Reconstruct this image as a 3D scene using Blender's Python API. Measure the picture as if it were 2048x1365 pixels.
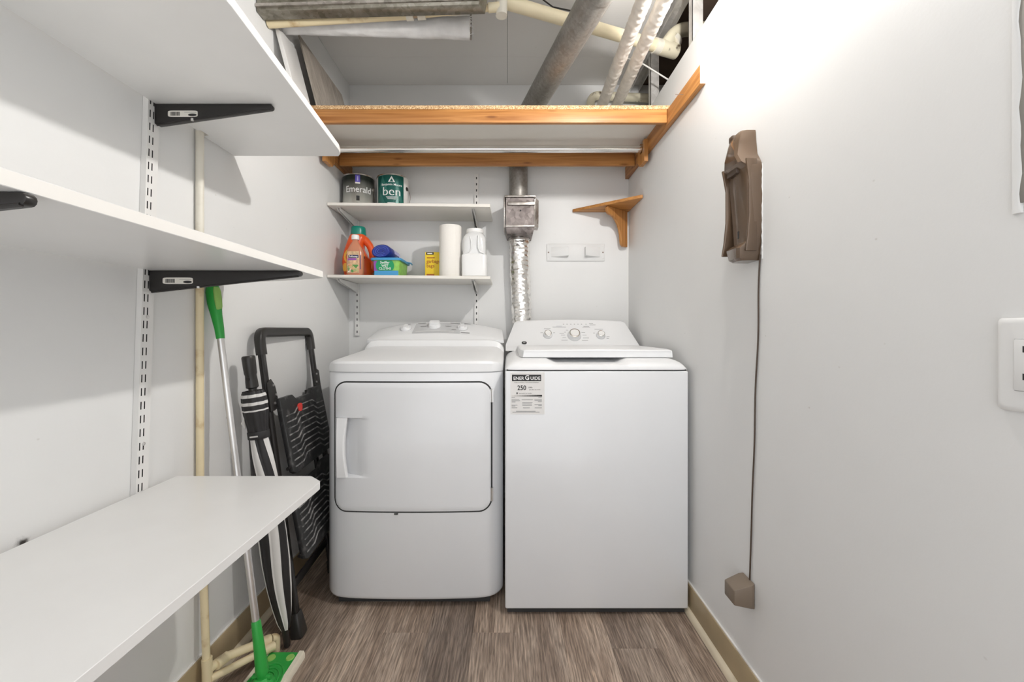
import bpy, bmesh, math, random
from mathutils import Vector, Matrix, noise

# ------------------------------------------------------------------ clear
for o in list(bpy.data.objects):
    bpy.data.objects.remove(o, do_unlink=True)
scene = bpy.context.scene
C = scene.collection
random.seed(7)

# ------------------------------------------------------------------ camera, light, exposure
EYE = 1.05                       # camera height in metres
F = 850.0                        # focal length in pixels of the 2048 px wide frame
cam_data = bpy.data.cameras.new('camera')
cam_data.sensor_width = 36.0
cam_data.lens = F / 2048 * 36.0
cam_data.shift_x = 9.0 / 2048
cam_data.shift_y = -22.5 / 2048
cam_data.clip_start = 0.02
cam = bpy.data.objects.new('camera', cam_data)
cam.location = (0, 0, EYE)
cam.rotation_euler = (math.pi / 2, 0, 0)
C.objects.link(cam)
scene.camera = cam

world = bpy.data.worlds.new('world')
scene.world = world
world.use_nodes = True
bg = world.node_tree.nodes['Background']
bg.inputs[0].default_value = (0.97, 0.98, 1.0, 1)
bg.inputs[1].default_value = 2.0          # the lit basement beyond the open side behind the camera

BULB_POS = Vector((0.565, 1.06, 2.03))
BULB_STRENGTH = 1850.0

scene.view_settings.view_transform = 'Standard'
scene.view_settings.look = 'None'
scene.view_settings.gamma = 1.0
scene.view_settings.use_curve_mapping = False
scene.view_settings.exposure = 0.0

# ------------------------------------------------------------------ helpers: materials
def _nodes(name):
    m = bpy.data.materials.new(name)
    m.use_nodes = True
    nt = m.node_tree
    b = nt.nodes['Principled BSDF']
    return m, nt, b

def N(nt, t, **kw):
    n = nt.nodes.new(t)
    for k, v in kw.items():
        if k in n.inputs:
            n.inputs[k].default_value = v
        else:
            setattr(n, k, v)
    return n

def ramp(nt, src, stops):
    r = nt.nodes.new('ShaderNodeValToRGB')
    el = r.color_ramp.elements
    while len(el) < len(stops):
        el.new(0.5)
    for e, (p, c) in zip(el, stops):
        e.position = p
        e.color = (c[0], c[1], c[2], 1)
    nt.links.new(src, r.inputs[0])
    return r

def coords(nt, scale=(1, 1, 1), rnd=False):
    tc = nt.nodes.new('ShaderNodeTexCoord')
    mp = nt.nodes.new('ShaderNodeMapping')
    mp.inputs['Scale'].default_value = scale
    nt.links.new(tc.outputs['Object'], mp.inputs[0])
    if rnd:
        oi = nt.nodes.new('ShaderNodeObjectInfo')
        mul = N(nt, 'ShaderNodeVectorMath', operation='SCALE')
        cx = nt.nodes.new('ShaderNodeCombineXYZ')
        for i in range(3):
            nt.links.new(oi.outputs['Random'], cx.inputs[i])
        nt.links.new(cx.outputs[0], mul.inputs[0])
        mul.inputs['Scale'].default_value = 37.0
        nt.links.new(mul.outputs[0], mp.inputs['Location'])
    return mp

def bump(nt, b, src, strength=0.2, dist=0.002):
    bp = nt.nodes.new('ShaderNodeBump')
    bp.inputs['Strength'].default_value = strength
    bp.inputs['Distance'].default_value = dist
    nt.links.new(src, bp.inputs['Height'])
    nt.links.new(bp.outputs[0], b.inputs['Normal'])

def plain(name, col, rough=0.5, metal=0.0, var=0.06, scale=6.0, bmp=0.0, bscale=200.0, spec=0.5, emis=None, trans=0.0, coat=0.0):
    """one colour with a soft procedural mottle"""
    m, nt, b = _nodes(name)
    mp = coords(nt, (scale,) * 3)
    n = N(nt, 'ShaderNodeTexNoise', Scale=1.0, Detail=4.0)
    nt.links.new(mp.outputs[0], n.inputs['Vector'])
    lo = tuple(max(0, c * (1 - var)) for c in col)
    hi = tuple(min(1, c * (1 + var)) for c in col)
    r = ramp(nt, n.outputs['Fac'], [(0.3, lo), (0.7, hi)])
    nt.links.new(r.outputs[0], b.inputs['Base Color'])
    b.inputs['Roughness'].default_value = rough
    b.inputs['Metallic'].default_value = metal
    b.inputs['Specular IOR Level'].default_value = spec
    b.inputs['Transmission Weight'].default_value = trans
    b.inputs['Coat Weight'].default_value = coat
    if bmp:
        mp2 = coords(nt, (bscale,) * 3)
        n2 = N(nt, 'ShaderNodeTexNoise', Scale=1.0, Detail=3.0)
        nt.links.new(mp2.outputs[0], n2.inputs['Vector'])
        bump(nt, b, n2.outputs['Fac'], bmp, 0.001)
    if emis:
        b.inputs['Emission Color'].default_value = (emis[0], emis[1], emis[2], 1)
        b.inputs['Emission Strength'].default_value = emis[3]
    return m

def wall_paint(name, col, stain=None):
    m, nt, b = _nodes(name)
    mp = coords(nt, (2.2, 2.2, 2.2))
    n = N(nt, 'ShaderNodeTexNoise', Scale=1.0, Detail=5.0)
    nt.links.new(mp.outputs[0], n.inputs['Vector'])
    r = ramp(nt, n.outputs['Fac'], [(0.3, tuple(c * 0.965 for c in col)), (0.7, col)])
    last = r.outputs[0]
    # sparse small scuffs
    mp3 = coords(nt, (11, 9, 13))
    v = N(nt, 'ShaderNodeTexVoronoi', Scale=1.0)
    nt.links.new(mp3.outputs[0], v.inputs['Vector'])
    sc = ramp(nt, v.outputs['Distance'], [(0.0, (0.45, 0.42, 0.38)), (0.018, (0.75, 0.73, 0.70)), (0.036, (1, 1, 1))])
    mx = N(nt, 'ShaderNodeMix', data_type='RGBA', blend_type='MULTIPLY')
    mx.inputs['Factor'].default_value = 0.45
    nt.links.new(last, mx.inputs['A'])
    nt.links.new(sc.outputs[0], mx.inputs['B'])
    last = mx.outputs['Result']
    if stain:
        for (px, py, pz, rad, scol) in stain:
            tc = nt.nodes.new('ShaderNodeTexCoord')
            d = N(nt, 'ShaderNodeVectorMath', operation='DISTANCE')
            nt.links.new(tc.outputs['Object'], d.inputs[0])
            d.inputs[1].default_value = (px, py, pz)
            nn = N(nt, 'ShaderNodeTexNoise', Scale=90.0, Detail=4.0)
            nt.links.new(tc.outputs['Object'], nn.inputs['Vector'])
            ma = N(nt, 'ShaderNodeMath', operation='MULTIPLY_ADD')
            nt.links.new(nn.outputs['Fac'], ma.inputs[0])
            ma.inputs[1].default_value = rad * 1.6
            nt.links.new(d.outputs['Value'], ma.inputs[2])
            rr = ramp(nt, ma.outputs[0], [(rad * 1.15, (1, 1, 1)), (rad * 1.9, (0, 0, 0))])
            m2 = N(nt, 'ShaderNodeMix', data_type='RGBA')
            nt.links.new(rr.outputs[0], m2.inputs['Factor'])
            nt.links.new(last, m2.inputs['A'])
            m2.inputs['B'].default_value = (*scol, 1)
            last = m2.outputs['Result']
    nt.links.new(last, b.inputs['Base Color'])
    b.inputs['Roughness'].default_value = 0.42
    b.inputs['Specular IOR Level'].default_value = 0.35
    mp2 = coords(nt, (130, 130, 130))
    n2 = N(nt, 'ShaderNodeTexNoise', Scale=1.0, Detail=3.0)
    nt.links.new(mp2.outputs[0], n2.inputs['Vector'])
    mp4 = coords(nt, (9, 9, 9))
    n4 = N(nt, 'ShaderNodeTexNoise', Scale=1.0, Detail=2.0)
    nt.links.new(mp4.outputs[0], n4.inputs['Vector'])
    ad = N(nt, 'ShaderNodeMath', operation='MULTIPLY_ADD')
    nt.links.new(n4.outputs['Fac'], ad.inputs[0])
    ad.inputs[1].default_value = 3.0
    nt.links.new(n2.outputs['Fac'], ad.inputs[2])
    bump(nt, b, ad.outputs[0], 0.12, 0.0012)
    return m

def wood(name, dark, light, axis='X', rough=0.45, fine=60.0, knots=True):
    m, nt, b = _nodes(name)
    s = {'X': (2.2, fine, fine), 'Y': (fine, 2.2, fine), 'Z': (fine, fine, 2.2)}[axis]
    mp = coords(nt, s, rnd=True)
    n = N(nt, 'ShaderNodeTexNoise', Scale=1.0, Detail=6.0, Distortion=0.8)
    nt.links.new(mp.outputs[0], n.inputs['Vector'])
    r = ramp(nt, n.outputs['Fac'], [(0.3, dark), (0.72, light)])
    last = r.outputs[0]
    if knots:
        s2 = {'X': (5, 22, 22), 'Y': (22, 5, 22), 'Z': (22, 22, 5)}[axis]
        mpk = coords(nt, s2, rnd=True)
        v = N(nt, 'ShaderNodeTexVoronoi', Scale=1.0)
        nt.links.new(mpk.outputs[0], v.inputs['Vector'])
        rk = ramp(nt, v.outputs['Distance'], [(0.06, (0.35, 0.22, 0.12)), (0.16, (1, 1, 1))])
        mx = N(nt, 'ShaderNodeMix', data_type='RGBA', blend_type='MULTIPLY')
        mx.inputs['Factor'].default_value = 0.7
        nt.links.new(last, mx.inputs['A'])
        nt.links.new(rk.outputs[0], mx.inputs['B'])
        last = mx.outputs['Result']
    nt.links.new(last, b.inputs['Base Color'])
    b.inputs['Roughness'].default_value = rough
    bump(nt, b, n.outputs['Fac'], 0.15, 0.001)
    return m

def floor_vinyl(name):
    m, nt, b = _nodes(name)
    mp = coords(nt, (13, 1.5, 13), rnd=True)
    n = N(nt, 'ShaderNodeTexNoise', Scale=1.0, Detail=4.0, Distortion=0.9)
    nt.links.new(mp.outputs[0], n.inputs['Vector'])
    r = ramp(nt, n.outputs['Fac'], [(0.25, (0.155, 0.112, 0.085)), (0.48, (0.285, 0.222, 0.178)), (0.75, (0.43, 0.355, 0.295))])
    # fine pores
    mpf = coords(nt, (240, 15, 240), rnd=True)
    nf = N(nt, 'ShaderNodeTexNoise', Scale=1.0, Detail=4.0, Distortion=0.4)
    nt.links.new(mpf.outputs[0], nf.inputs['Vector'])
    rf = ramp(nt, nf.outputs['Fac'], [(0.34, (0.60, 0.57, 0.54)), (0.50, (1, 1, 1)), (0.68, (1.45, 1.43, 1.40))])
    mx = N(nt, 'ShaderNodeMix', data_type='RGBA', blend_type='MULTIPLY')
    mx.inputs['Factor'].default_value = 1.0
    nt.links.new(r.outputs[0], mx.inputs['A'])
    nt.links.new(rf.outputs[0], mx.inputs['B'])
    # cathedral grain
    mpw = coords(nt, (10, 1.3, 10), rnd=True)
    w = N(nt, 'ShaderNodeTexWave', Scale=2.6, Distortion=14.0, Detail=2.0)
    w.inputs['Detail Scale'].default_value = 0.8
    nt.links.new(mpw.outputs[0], w.inputs['Vector'])
    rw = ramp(nt, w.outputs['Fac'], [(0.0, (0.66, 0.63, 0.60)), (0.22, (0.95, 0.94, 0.93)), (0.90, (1, 1, 1)), (1.0, (1.5, 1.46, 1.40))])
    mx2 = N(nt, 'ShaderNodeMix', data_type='RGBA', blend_type='MULTIPLY')
    mx2.inputs['Factor'].default_value = 0.6
    nt.links.new(mx.outputs['Result'], mx2.inputs['A'])
    nt.links.new(rw.outputs[0], mx2.inputs['B'])
    # plank to plank tone
    oi = nt.nodes.new('ShaderNodeObjectInfo')
    rr = ramp(nt, oi.outputs['Color'], [(0.0, (0.52, 0.51, 0.51)), (0.5, (1.0, 0.98, 0.96)), (1.0, (1.3, 1.27, 1.22))])
    mx3 = N(nt, 'ShaderNodeMix', data_type='RGBA', blend_type='MULTIPLY')
    mx3.inputs['Factor'].default_value = 1.0
    nt.links.new(mx2.outputs['Result'], mx3.inputs['A'])
    nt.links.new(rr.outputs[0], mx3.inputs['B'])
    nt.links.new(mx3.outputs['Result'], b.inputs['Base Color'])
    b.inputs['Roughness'].default_value = 0.5
    bump(nt, b, nf.outputs['Fac'], 0.25, 0.0008)
    return m

def galvanised(name, lo, hi, scale=60.0, rough=0.38, streak=(1, 1, 1), metal=0.85):
    m, nt, b = _nodes(name)
    mp = coords(nt, tuple(scale * s for s in streak))
    v = N(nt, 'ShaderNodeTexVoronoi', Scale=1.0)
    nt.links.new(mp.outputs[0], v.inputs['Vector'])
    n = N(nt, 'ShaderNodeTexNoise', Scale=0.25, Detail=6.0)
    nt.links.new(mp.outputs[0], n.inputs['Vector'])
    mx = N(nt, 'ShaderNodeMix', data_type='FLOAT')
    mx.inputs['Factor'].default_value = 0.7
    nt.links.new(v.outputs['Color'], mx.inputs['A'])
    nt.links.new(n.outputs['Fac'], mx.inputs['B'])
    r = ramp(nt, mx.outputs['Result'], [(0.3, lo), (0.7, hi)])
    nt.links.new(r.outputs[0], b.inputs['Base Color'])
    rg = ramp(nt, n.outputs['Fac'], [(0.3, (rough * 0.8,) * 3), (0.7, (rough * 1.3,) * 3)])
    nt.links.new(rg.outputs[0], b.inputs['Roughness'])
    b.inputs['Metallic'].default_value = metal
    bump(nt, b, n.outputs['Fac'], 0.1, 0.001)
    return m

def speckle(name, cols, scale, rough=0.8):
    m, nt, b = _nodes(name)
    mp = coords(nt, (scale,) * 3)
    v = N(nt, 'ShaderNodeTexVoronoi', Scale=1.0)
    nt.links.new(mp.outputs[0], v.inputs['Vector'])
    r = ramp(nt, v.outputs['Color'], cols)
    nt.links.new(r.outputs[0], b.inputs['Base Color'])
    b.inputs['Roughness'].default_value = rough
    return m

def stained_pipe(name, base, stain, rough=0.45, scale=14.0, lo=0.56, hi=0.72):
    m, nt, b = _nodes(name)
    mp = coords(nt, (scale,) * 3)
    n = N(nt, 'ShaderNodeTexNoise', Scale=1.0, Detail=7.0)
    nt.links.new(mp.outputs[0], n.inputs['Vector'])
    r = ramp(nt, n.outputs['Fac'], [(0.3, base), (lo, tuple(c * 0.96 for c in base)), (hi, stain)])
    nt.links.new(r.outputs[0], b.inputs['Base Color'])
    b.inputs['Roughness'].default_value = rough
    return m

def metal_label(name, light, dark, z0, z1):
    """printed gradient: dark at the top of the can, bare metal at its foot"""
    m, nt, b = _nodes(name)
    tc = nt.nodes.new('ShaderNodeTexCoord')
    sx = nt.nodes.new('ShaderNodeSeparateXYZ')
    nt.links.new(tc.outputs['Object'], sx.inputs[0])
    mr = nt.nodes.new('ShaderNodeMapRange')
    mr.inputs[1].default_value = z0
    mr.inputs[2].default_value = z1
    nt.links.new(sx.outputs[2], mr.inputs[0])
    r = ramp(nt, mr.outputs[0], [(0.2, light), (0.52, tuple(0.45 * c for c in light)), (0.85, dark)])
    nt.links.new(r.outputs[0], b.inputs['Base Color'])
    b.inputs['Metallic'].default_value = 0.5
    b.inputs['Roughness'].default_value = 0.28
    return m

M = {}
M['wall'] = wall_paint('wall_paint', (0.80, 0.80, 0.79))
M['wall_left'] = wall_paint('wall_paint_left', (0.80, 0.80, 0.79), stain=[(-0.892, 0.782, 0.657, 0.011, (0.05, 0.045, 0.04))])
M['ceil'] = wall_paint('ceiling_paint', (0.80, 0.785, 0.765))
M['dark_gap'] = plain('dark_gap', (0.02, 0.018, 0.015), 0.9)
M['brown_dark'] = plain('brown_backing', (0.10, 0.065, 0.045), 0.9, var=0.3)
M['subfloor'] = plain('subfloor', (0.05, 0.04, 0.03), 0.9)
M['floor'] = floor_vinyl('vinyl_plank')
M['base'] = plain('tan_vinyl_base', (0.42, 0.33, 0.20), 0.45, var=0.12)
M['shoe'] = plain('cream_shoe', (0.72, 0.63, 0.47), 0.5)
M['caulk'] = plain('white_caulk', (0.85, 0.83, 0.80), 0.6)
M['mel'] = plain('white_melamine', (0.82, 0.815, 0.80), 0.28, var=0.02)
M['mel_edge'] = plain('shelf_edge_band', (0.86, 0.84, 0.80), 0.4, var=0.02)
M['mel_cream'] = plain('cream_melamine', (0.78, 0.75, 0.69), 0.35, var=0.03)
M['white_metal'] = plain('white_enamel', (0.80, 0.79, 0.77), 0.35, var=0.03)
M['slot_dark'] = plain('slot_dark', (0.03, 0.03, 0.03), 0.8)
M['black_metal'] = plain('black_steel', (0.018, 0.016, 0.015), 0.32, var=0.2)
M['sticker'] = plain('paper_sticker', (0.82, 0.79, 0.72), 0.6, var=0.03)
M['label_paper'] = plain('label_paper', (0.80, 0.785, 0.765), 0.55, var=0.02)
M['ink'] = plain('black_ink', (0.02, 0.02, 0.02), 0.6)
M['ink_grey'] = plain('grey_ink', (0.32, 0.32, 0.32), 0.6)
M['appl'] = plain('appliance_enamel', (0.80, 0.81, 0.825), 0.22, var=0.01, coat=0.3)
M['appl_plastic'] = plain('appliance_plastic', (0.84, 0.845, 0.85), 0.35, var=0.01)
M['appl_grey'] = plain('appliance_grey', (0.62, 0.625, 0.63), 0.4, var=0.01)
M['gap_shade_black'] = plain('door_gap_shade', (0.035, 0.035, 0.035), 0.7)  # black painted in for shade inside gaps; also colours the door catch
M['chrome'] = plain('chrome', (0.80, 0.79, 0.77), 0.16, 1.0, var=0.05)
M['alu'] = plain('satin_aluminium', (0.70, 0.69, 0.68), 0.34, 0.9, var=0.05)
M['wood_x'] = wood('stained_pine_x', (0.31, 0.115, 0.024), (0.60, 0.285, 0.088), 'X')
M['wood_y'] = wood('stained_pine_y', (0.31, 0.115, 0.024), (0.60, 0.285, 0.088), 'Y')
M['wood_z'] = wood('stained_pine_z', (0.36, 0.145, 0.035), (0.58, 0.28, 0.085), 'Z', knots=False)
M['wood_s'] = wood('stained_shelf', (0.38, 0.15, 0.034), (0.60, 0.29, 0.085), 'X', knots=False)
M['wood_raw'] = plain('raw_pine_end', (0.78, 0.62, 0.45), 0.7, var=0.15, scale=120)
M['particle'] = speckle('particle_board', [(0.2, (0.30, 0.16, 0.07)), (0.5, (0.62, 0.40, 0.20)), (0.85, (0.80, 0.60, 0.36))], 320)
M['grey_wood'] = wood('grey_plank', (0.26, 0.22, 0.18), (0.48, 0.43, 0.37), 'Z', fine=40, knots=False)
M['galv'] = galvanised('galvanised_duct', (0.17, 0.155, 0.12), (0.36, 0.34, 0.29), 70)
M['galv_pipe'] = galvanised('galvanised_pipe', (0.24, 0.225, 0.205), (0.36, 0.345, 0.32), 110, 0.46, metal=0.65)
M['galv_bright'] = galvanised('galvanised_bright', (0.30, 0.27, 0.24), (0.66, 0.62, 0.58), 60, 0.36)
M['galv_dark'] = galvanised('galvanised_tarnished', (0.09, 0.075, 0.07), (0.34, 0.30, 0.285), 48, 0.45)
M['stud'] = galvanised('steel_stud', (0.55, 0.53, 0.50), (0.74, 0.72, 0.69), 50, 0.5, metal=0.5)
M['foil'] = plain('crinkled_foil', (0.90, 0.885, 0.86), 0.17, 1.0, var=0.08, scale=40, bmp=0.9, bscale=160)
M['pvc'] = stained_pipe('cream_pipe', (0.80, 0.68, 0.44), (0.42, 0.24, 0.08))
M['pvc_pale'] = stained_pipe('pale_pipe', (0.80, 0.76, 0.66), (0.62, 0.56, 0.44))
M['pvc_big'] = stained_pipe('cream_drain', (0.83, 0.74, 0.52), (0.55, 0.42, 0.20), lo=0.6, hi=0.8)
M['pvc_fit'] = stained_pipe('cream_fitting', (0.78, 0.72, 0.55), (0.10, 0.07, 0.04), lo=0.62, hi=0.7, scale=22)
M['lagging'] = plain('white_lagging', (0.82, 0.77, 0.70), 0.7, var=0.1, scale=25, bmp=0.6, bscale=70)
M['fluff'] = plain('fibre_insulation', (0.80, 0.80, 0.80), 1.0, var=0.08, scale=20, bmp=1.0, bscale=60)
M['green'] = plain('green_plastic', (0.03, 0.38, 0.06), 0.35, var=0.04)
M['green_soft'] = plain('lime_grip', (0.30, 0.55, 0.13), 0.6)
M['cloth_pad'] = plain('cream_pad', (0.80, 0.74, 0.60), 0.95, bmp=0.6, bscale=150)
M['black_plastic'] = plain('black_plastic', (0.022, 0.020, 0.018), 0.38, var=0.15)
M['black_fabric'] = plain('black_fabric', (0.018, 0.017, 0.018), 0.55, var=0.2)
M['white_fabric'] = plain('white_fabric', (0.72, 0.71, 0.69), 0.7)
M['scuffed'] = stained_pipe('scuffed_tread', (0.022, 0.022, 0.022), (0.16, 0.155, 0.15), 0.42, 34, 0.55, 0.85)
M['scuffed_rib'] = stained_pipe('scuffed_rib', (0.08, 0.08, 0.08), (0.40, 0.39, 0.38), 0.45, 40, 0.40, 0.66)
M['red'] = plain('red_sticker', (0.75, 0.06, 0.05), 0.6)
M['bronze'] = plain('brown_plastic', (0.135, 0.088, 0.055), 0.25, 0.3, var=0.1, coat=0.5)
M['bronze_dark'] = plain('dark_brown_plastic', (0.07, 0.045, 0.03), 0.45)
M['adapter'] = plain('taupe_plastic', (0.20, 0.155, 0.115), 0.5, var=0.1)
M['outlet'] = plain('white_plastic', (0.80, 0.80, 0.79), 0.3, var=0.02)
M['panel_grey'] = plain('grey_steel', (0.30, 0.285, 0.26), 0.5, 0.2, var=0.15)
M['orange'] = plain('orange_plastic', (0.80, 0.10, 0.015), 0.3, var=0.04)
M['teal'] = plain('teal_plastic', (0.0, 0.22, 0.16), 0.3)
M['peach'] = plain('peach_liquid', (0.72, 0.30, 0.17), 0.15, var=0.05, trans=0.25)
M['peach_label'] = plain('peach_label', (0.66, 0.45, 0.26), 0.4, var=0.35, scale=70)
M['floral'] = speckle('floral_print', [(0.2, (0.10, 0.30, 0.08)), (0.45, (0.62, 0.50, 0.25)), (0.65, (0.75, 0.20, 0.12)), (0.85, (0.82, 0.75, 0.62))], 85, 0.4)
M['white_plastic'] = plain('white_cap', (0.85, 0.84, 0.82), 0.35, var=0.02)
M['yellow'] = plain('yellow_card', (0.78, 0.55, 0.02), 0.55, var=0.04)
M['brown_ink'] = plain('brown_ink', (0.35, 0.09, 0.01), 0.6)
M['label_yellow'] = plain('label_yellow', (0.90, 0.48, 0.06), 0.4)
M['navy'] = plain('navy_print', (0.02, 0.03, 0.12), 0.4)
M['blue_film'] = plain('blue_film', (0.015, 0.03, 0.24), 0.3, var=0.35, scale=60)
M['blue_film_edge'] = plain('blue_film_edge', (0.10, 0.17, 0.55), 0.3)
M['lavender'] = plain('lavender_print_highlight', (0.52, 0.50, 0.80), 0.4)  # painted highlight on the bag roll, also the can tag emblem
M['tub_blue'] = plain('tub_blue', (0.07, 0.34, 0.64), 0.35)
M['tub_green'] = plain('tub_green', (0.30, 0.62, 0.12), 0.35, var=0.15, scale=50)
M['tub_purple'] = plain('tub_purple', (0.30, 0.08, 0.40), 0.35)
M['tub_emblem'] = plain('tub_emblem', (0.01, 0.32, 0.12), 0.35)
M['paper'] = plain('paper_towel', (0.84, 0.81, 0.76), 0.95, var=0.02, bmp=0.4, bscale=240)
M['card'] = plain('card_core', (0.45, 0.33, 0.22), 0.9)
M['jug_upper'] = plain('milky_plastic', (0.74, 0.745, 0.74), 0.12, var=0.03, coat=0.3)
M['jug_lower'] = plain('powder_in_jug', (0.82, 0.82, 0.81), 0.25, var=0.02, coat=0.3)
M['can_rim'] = plain('tin_rim', (0.75, 0.74, 0.71), 0.22, 1.0)
M['can_dark'] = metal_label('can_emerald', (0.60, 0.60, 0.55), (0.035, 0.045, 0.038), 1.676, 1.866)
M['can_green'] = plain('can_green', (0.006, 0.105, 0.085), 0.28, 0.2, var=0.05)
M['can_green_light'] = plain('can_green_light', (0.03, 0.17, 0.14), 0.3)
M['can_white'] = plain('can_white', (0.80, 0.79, 0.76), 0.4)
M['can_red'] = plain('can_red', (0.45, 0.06, 0.12), 0.4)
M['purple'] = plain('purple_label', (0.13, 0.10, 0.52), 0.4)
M['white_ink'] = plain('white_ink', (0.86, 0.86, 0.85), 0.5, var=0.01)
M['porcelain'] = plain('porcelain', (0.8, 0.8, 0.78), 0.2)
M['bulb'] = plain('bulb_glow', (1, 1, 1), 0.5, emis=(1.0, 0.975, 0.945, BULB_STRENGTH))
M['wire'] = plain('white_cable', (0.78, 0.76, 0.72), 0.5)
M['rust'] = plain('rusty_nail', (0.20, 0.15, 0.12), 0.5, 0.6)

# ------------------------------------------------------------------ helpers: meshes
class MB:
    """collects shapes for ONE mesh"""
    def __init__(self, mtx=None):
        self.v = []; self.f = []; self.mi = []; self.m = mtx
    def add(self, verts, faces, mi=0):
        o = len(self.v)
        for p in verts:
            p = Vector(p)
            self.v.append(self.m @ p if self.m else p)
        for fc in faces:
            self.f.append([o + i for i in fc]); self.mi.append(mi)
    def box(self, x0, x1, y0, y1, z0, z1, mi=0):
        v = [(x0,y0,z0),(x1,y0,z0),(x1,y1,z0),(x0,y1,z0),(x0,y0,z1),(x1,y0,z1),(x1,y1,z1),(x0,y1,z1)]
        self.add(v, [(3,2,1,0),(4,5,6,7),(0,1,5,4),(1,2,6,5),(2,3,7,6),(3,0,4,7)], mi)
        return self
    def prism(self, pts, vec, mi=0):
        """planar polygon pts (3-D) swept by vec"""
        n = len(pts); vec = Vector(vec)
        a = [Vector(p) for p in pts]; b = [p + vec for p in a]
        fs = [tuple(range(n - 1, -1, -1)), tuple(range(n, 2 * n))]
        for i in range(n):
            j = (i + 1) % n
            fs.append((i, j, n + j, n + i))
        self.add(a + b, fs, mi)
        return self
    def tube(self, pts, r, seg=16, mi=0, cap=True, flat=1.0):
        """round bar along a polyline; r number or list"""
        pts = [Vector(p) for p in pts]; n = len(pts)
        rs = r if isinstance(r, (list, tuple)) else [r] * n
        vs = []; fs = []
        up = None
        for i, p in enumerate(pts):
            if i == 0: t = pts[1] - p
            elif i == n - 1: t = p - pts[i - 1]
            else: t = (pts[i + 1] - p).normalized() + (p - pts[i - 1]).normalized()
            t.normalize()
            if up is None:
                up = Vector((0, 0, 1)) if abs(t.z) < 0.9 else Vector((0, 1, 0))
            s = t.cross(up)
            if s.length < 1e-6: s = t.orthogonal()
            s.normalize(); u = s.cross(t).normalized(); up = u
            for k in range(seg):
                a = 2 * math.pi * k / seg
                vs.append(p + (s * math.cos(a) + u * math.sin(a) * flat) * rs[i])
        for i in range(n - 1):
            for k in range(seg):
                k2 = (k + 1) % seg
                fs.append((i*seg+k, i*seg+k2, (i+1)*seg+k2, (i+1)*seg+k))
        if cap:
            fs.append(tuple(range(seg - 1, -1, -1)))
            fs.append(tuple((n - 1) * seg + k for k in range(seg)))
        self.add(vs, fs, mi)
        return self
    def loft(self, rings, mi=0, cap=True, closed=True):
        n = len(rings[0]); vs = [p for r in rings for p in r]; fs = []
        for i in range(len(rings) - 1):
            for k in range(n if closed else n - 1):
                k2 = (k + 1) % n
                fs.append((i*n+k, i*n+k2, (i+1)*n+k2, (i+1)*n+k))
        if cap and closed:
            fs.append(tuple(range(n - 1, -1, -1)))
            fs.append(tuple((len(rings) - 1) * n + k for k in range(n)))
        self.add(vs, fs, mi)
        return self
    def build(self, name, mats, parent=None, smooth=0, bevel=0.0, bseg=2, fix=True):
        me = bpy.data.meshes.new(name)
        me.from_pydata([tuple(p) for p in self.v], [], self.f)
        if not isinstance(mats, (list, tuple)): mats = [mats]
        for mt in mats: me.materials.append(M[mt] if isinstance(mt, str) else mt)
        for p, i in zip(me.polygons, self.mi): p.material_index = i
        if fix:
            bm = bmesh.new(); bm.from_mesh(me)
            bmesh.ops.remove_doubles(bm, verts=bm.verts, dist=1e-6)
            bmesh.ops.recalc_face_normals(bm, faces=bm.faces)
            bm.to_mesh(me); bm.free()
        if bevel:
            bm = bmesh.new(); bm.from_mesh(me)
            ed = [e for e in bm.edges if len(e.link_faces) == 2 and e.calc_face_angle(0) > math.radians(35)]
            bmesh.ops.bevel(bm, geom=ed, offset=bevel, segments=bseg, profile=0.5, affect='EDGES', clamp_overlap=True)
            bm.to_mesh(me); bm.free()
            smooth = smooth or 40
        if smooth:
            for p in me.polygons: p.use_smooth = True
            try: me.set_sharp_from_angle(angle=math.radians(smooth))
            except Exception: pass
        o = bpy.data.objects.new(name, me)
        C.objects.link(o)
        if parent is not None: attach(o, parent)
        return o

BASE = {}
def attach(o, parent):
    """parent without moving: things only carry a translation"""
    o.parent = parent
    o.matrix_parent_inverse = Matrix.Translation(-Vector(BASE.get(parent.name, (0, 0, 0))))

def thing(name, label, cat, loc=(0, 0, 0), group=None):
    o = bpy.data.objects.new(name, None)
    o.empty_display_size = 0.05
    o.location = loc
    C.objects.link(o)
    BASE[o.name] = tuple(loc)
    o['label'] = label; o['category'] = cat
    if group: o['group'] = group
    return o

def tag(o, label, cat, group=None):
    o['label'] = label; o['category'] = cat
    if group: o['group'] = group
    return o

def struct(o):
    o['kind'] = 'structure'
    return o

def ellipse(cx, cy, z, rx, ry, n=32, e=2.0, a0=0.0, a1=2 * math.pi, closed=True):
    out = []
    for k in range(n):
        a = a0 + (a1 - a0) * k / (n if closed else n - 1)
        c, s = math.cos(a), math.sin(a)
        out.append(Vector((cx + rx * math.copysign(abs(c) ** (2 / e), c), cy + ry * math.copysign(abs(s) ** (2 / e), s), z)))
    return out

TEXTS = []
def text(name, s, size, mtx, mat, parent, bend=None, thick=0.0, depth=0.0002, sx=1.0, align='CENTER'):
    """lettering: flat print in the local XY plane of mtx; bend = (cx, cy, R) wraps it round a vertical drum"""
    cu = bpy.data.curves.new(name, 'FONT')
    cu.body = s; cu.size = size; cu.align_x = align; cu.align_y = 'CENTER'
    cu.extrude = depth; cu.offset = thick; cu.resolution_u = 3
    o = bpy.data.objects.new(name + '_src', cu)
    C.objects.link(o)
    TEXTS.append((o, name, mtx, mat, parent, bend, sx))

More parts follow.
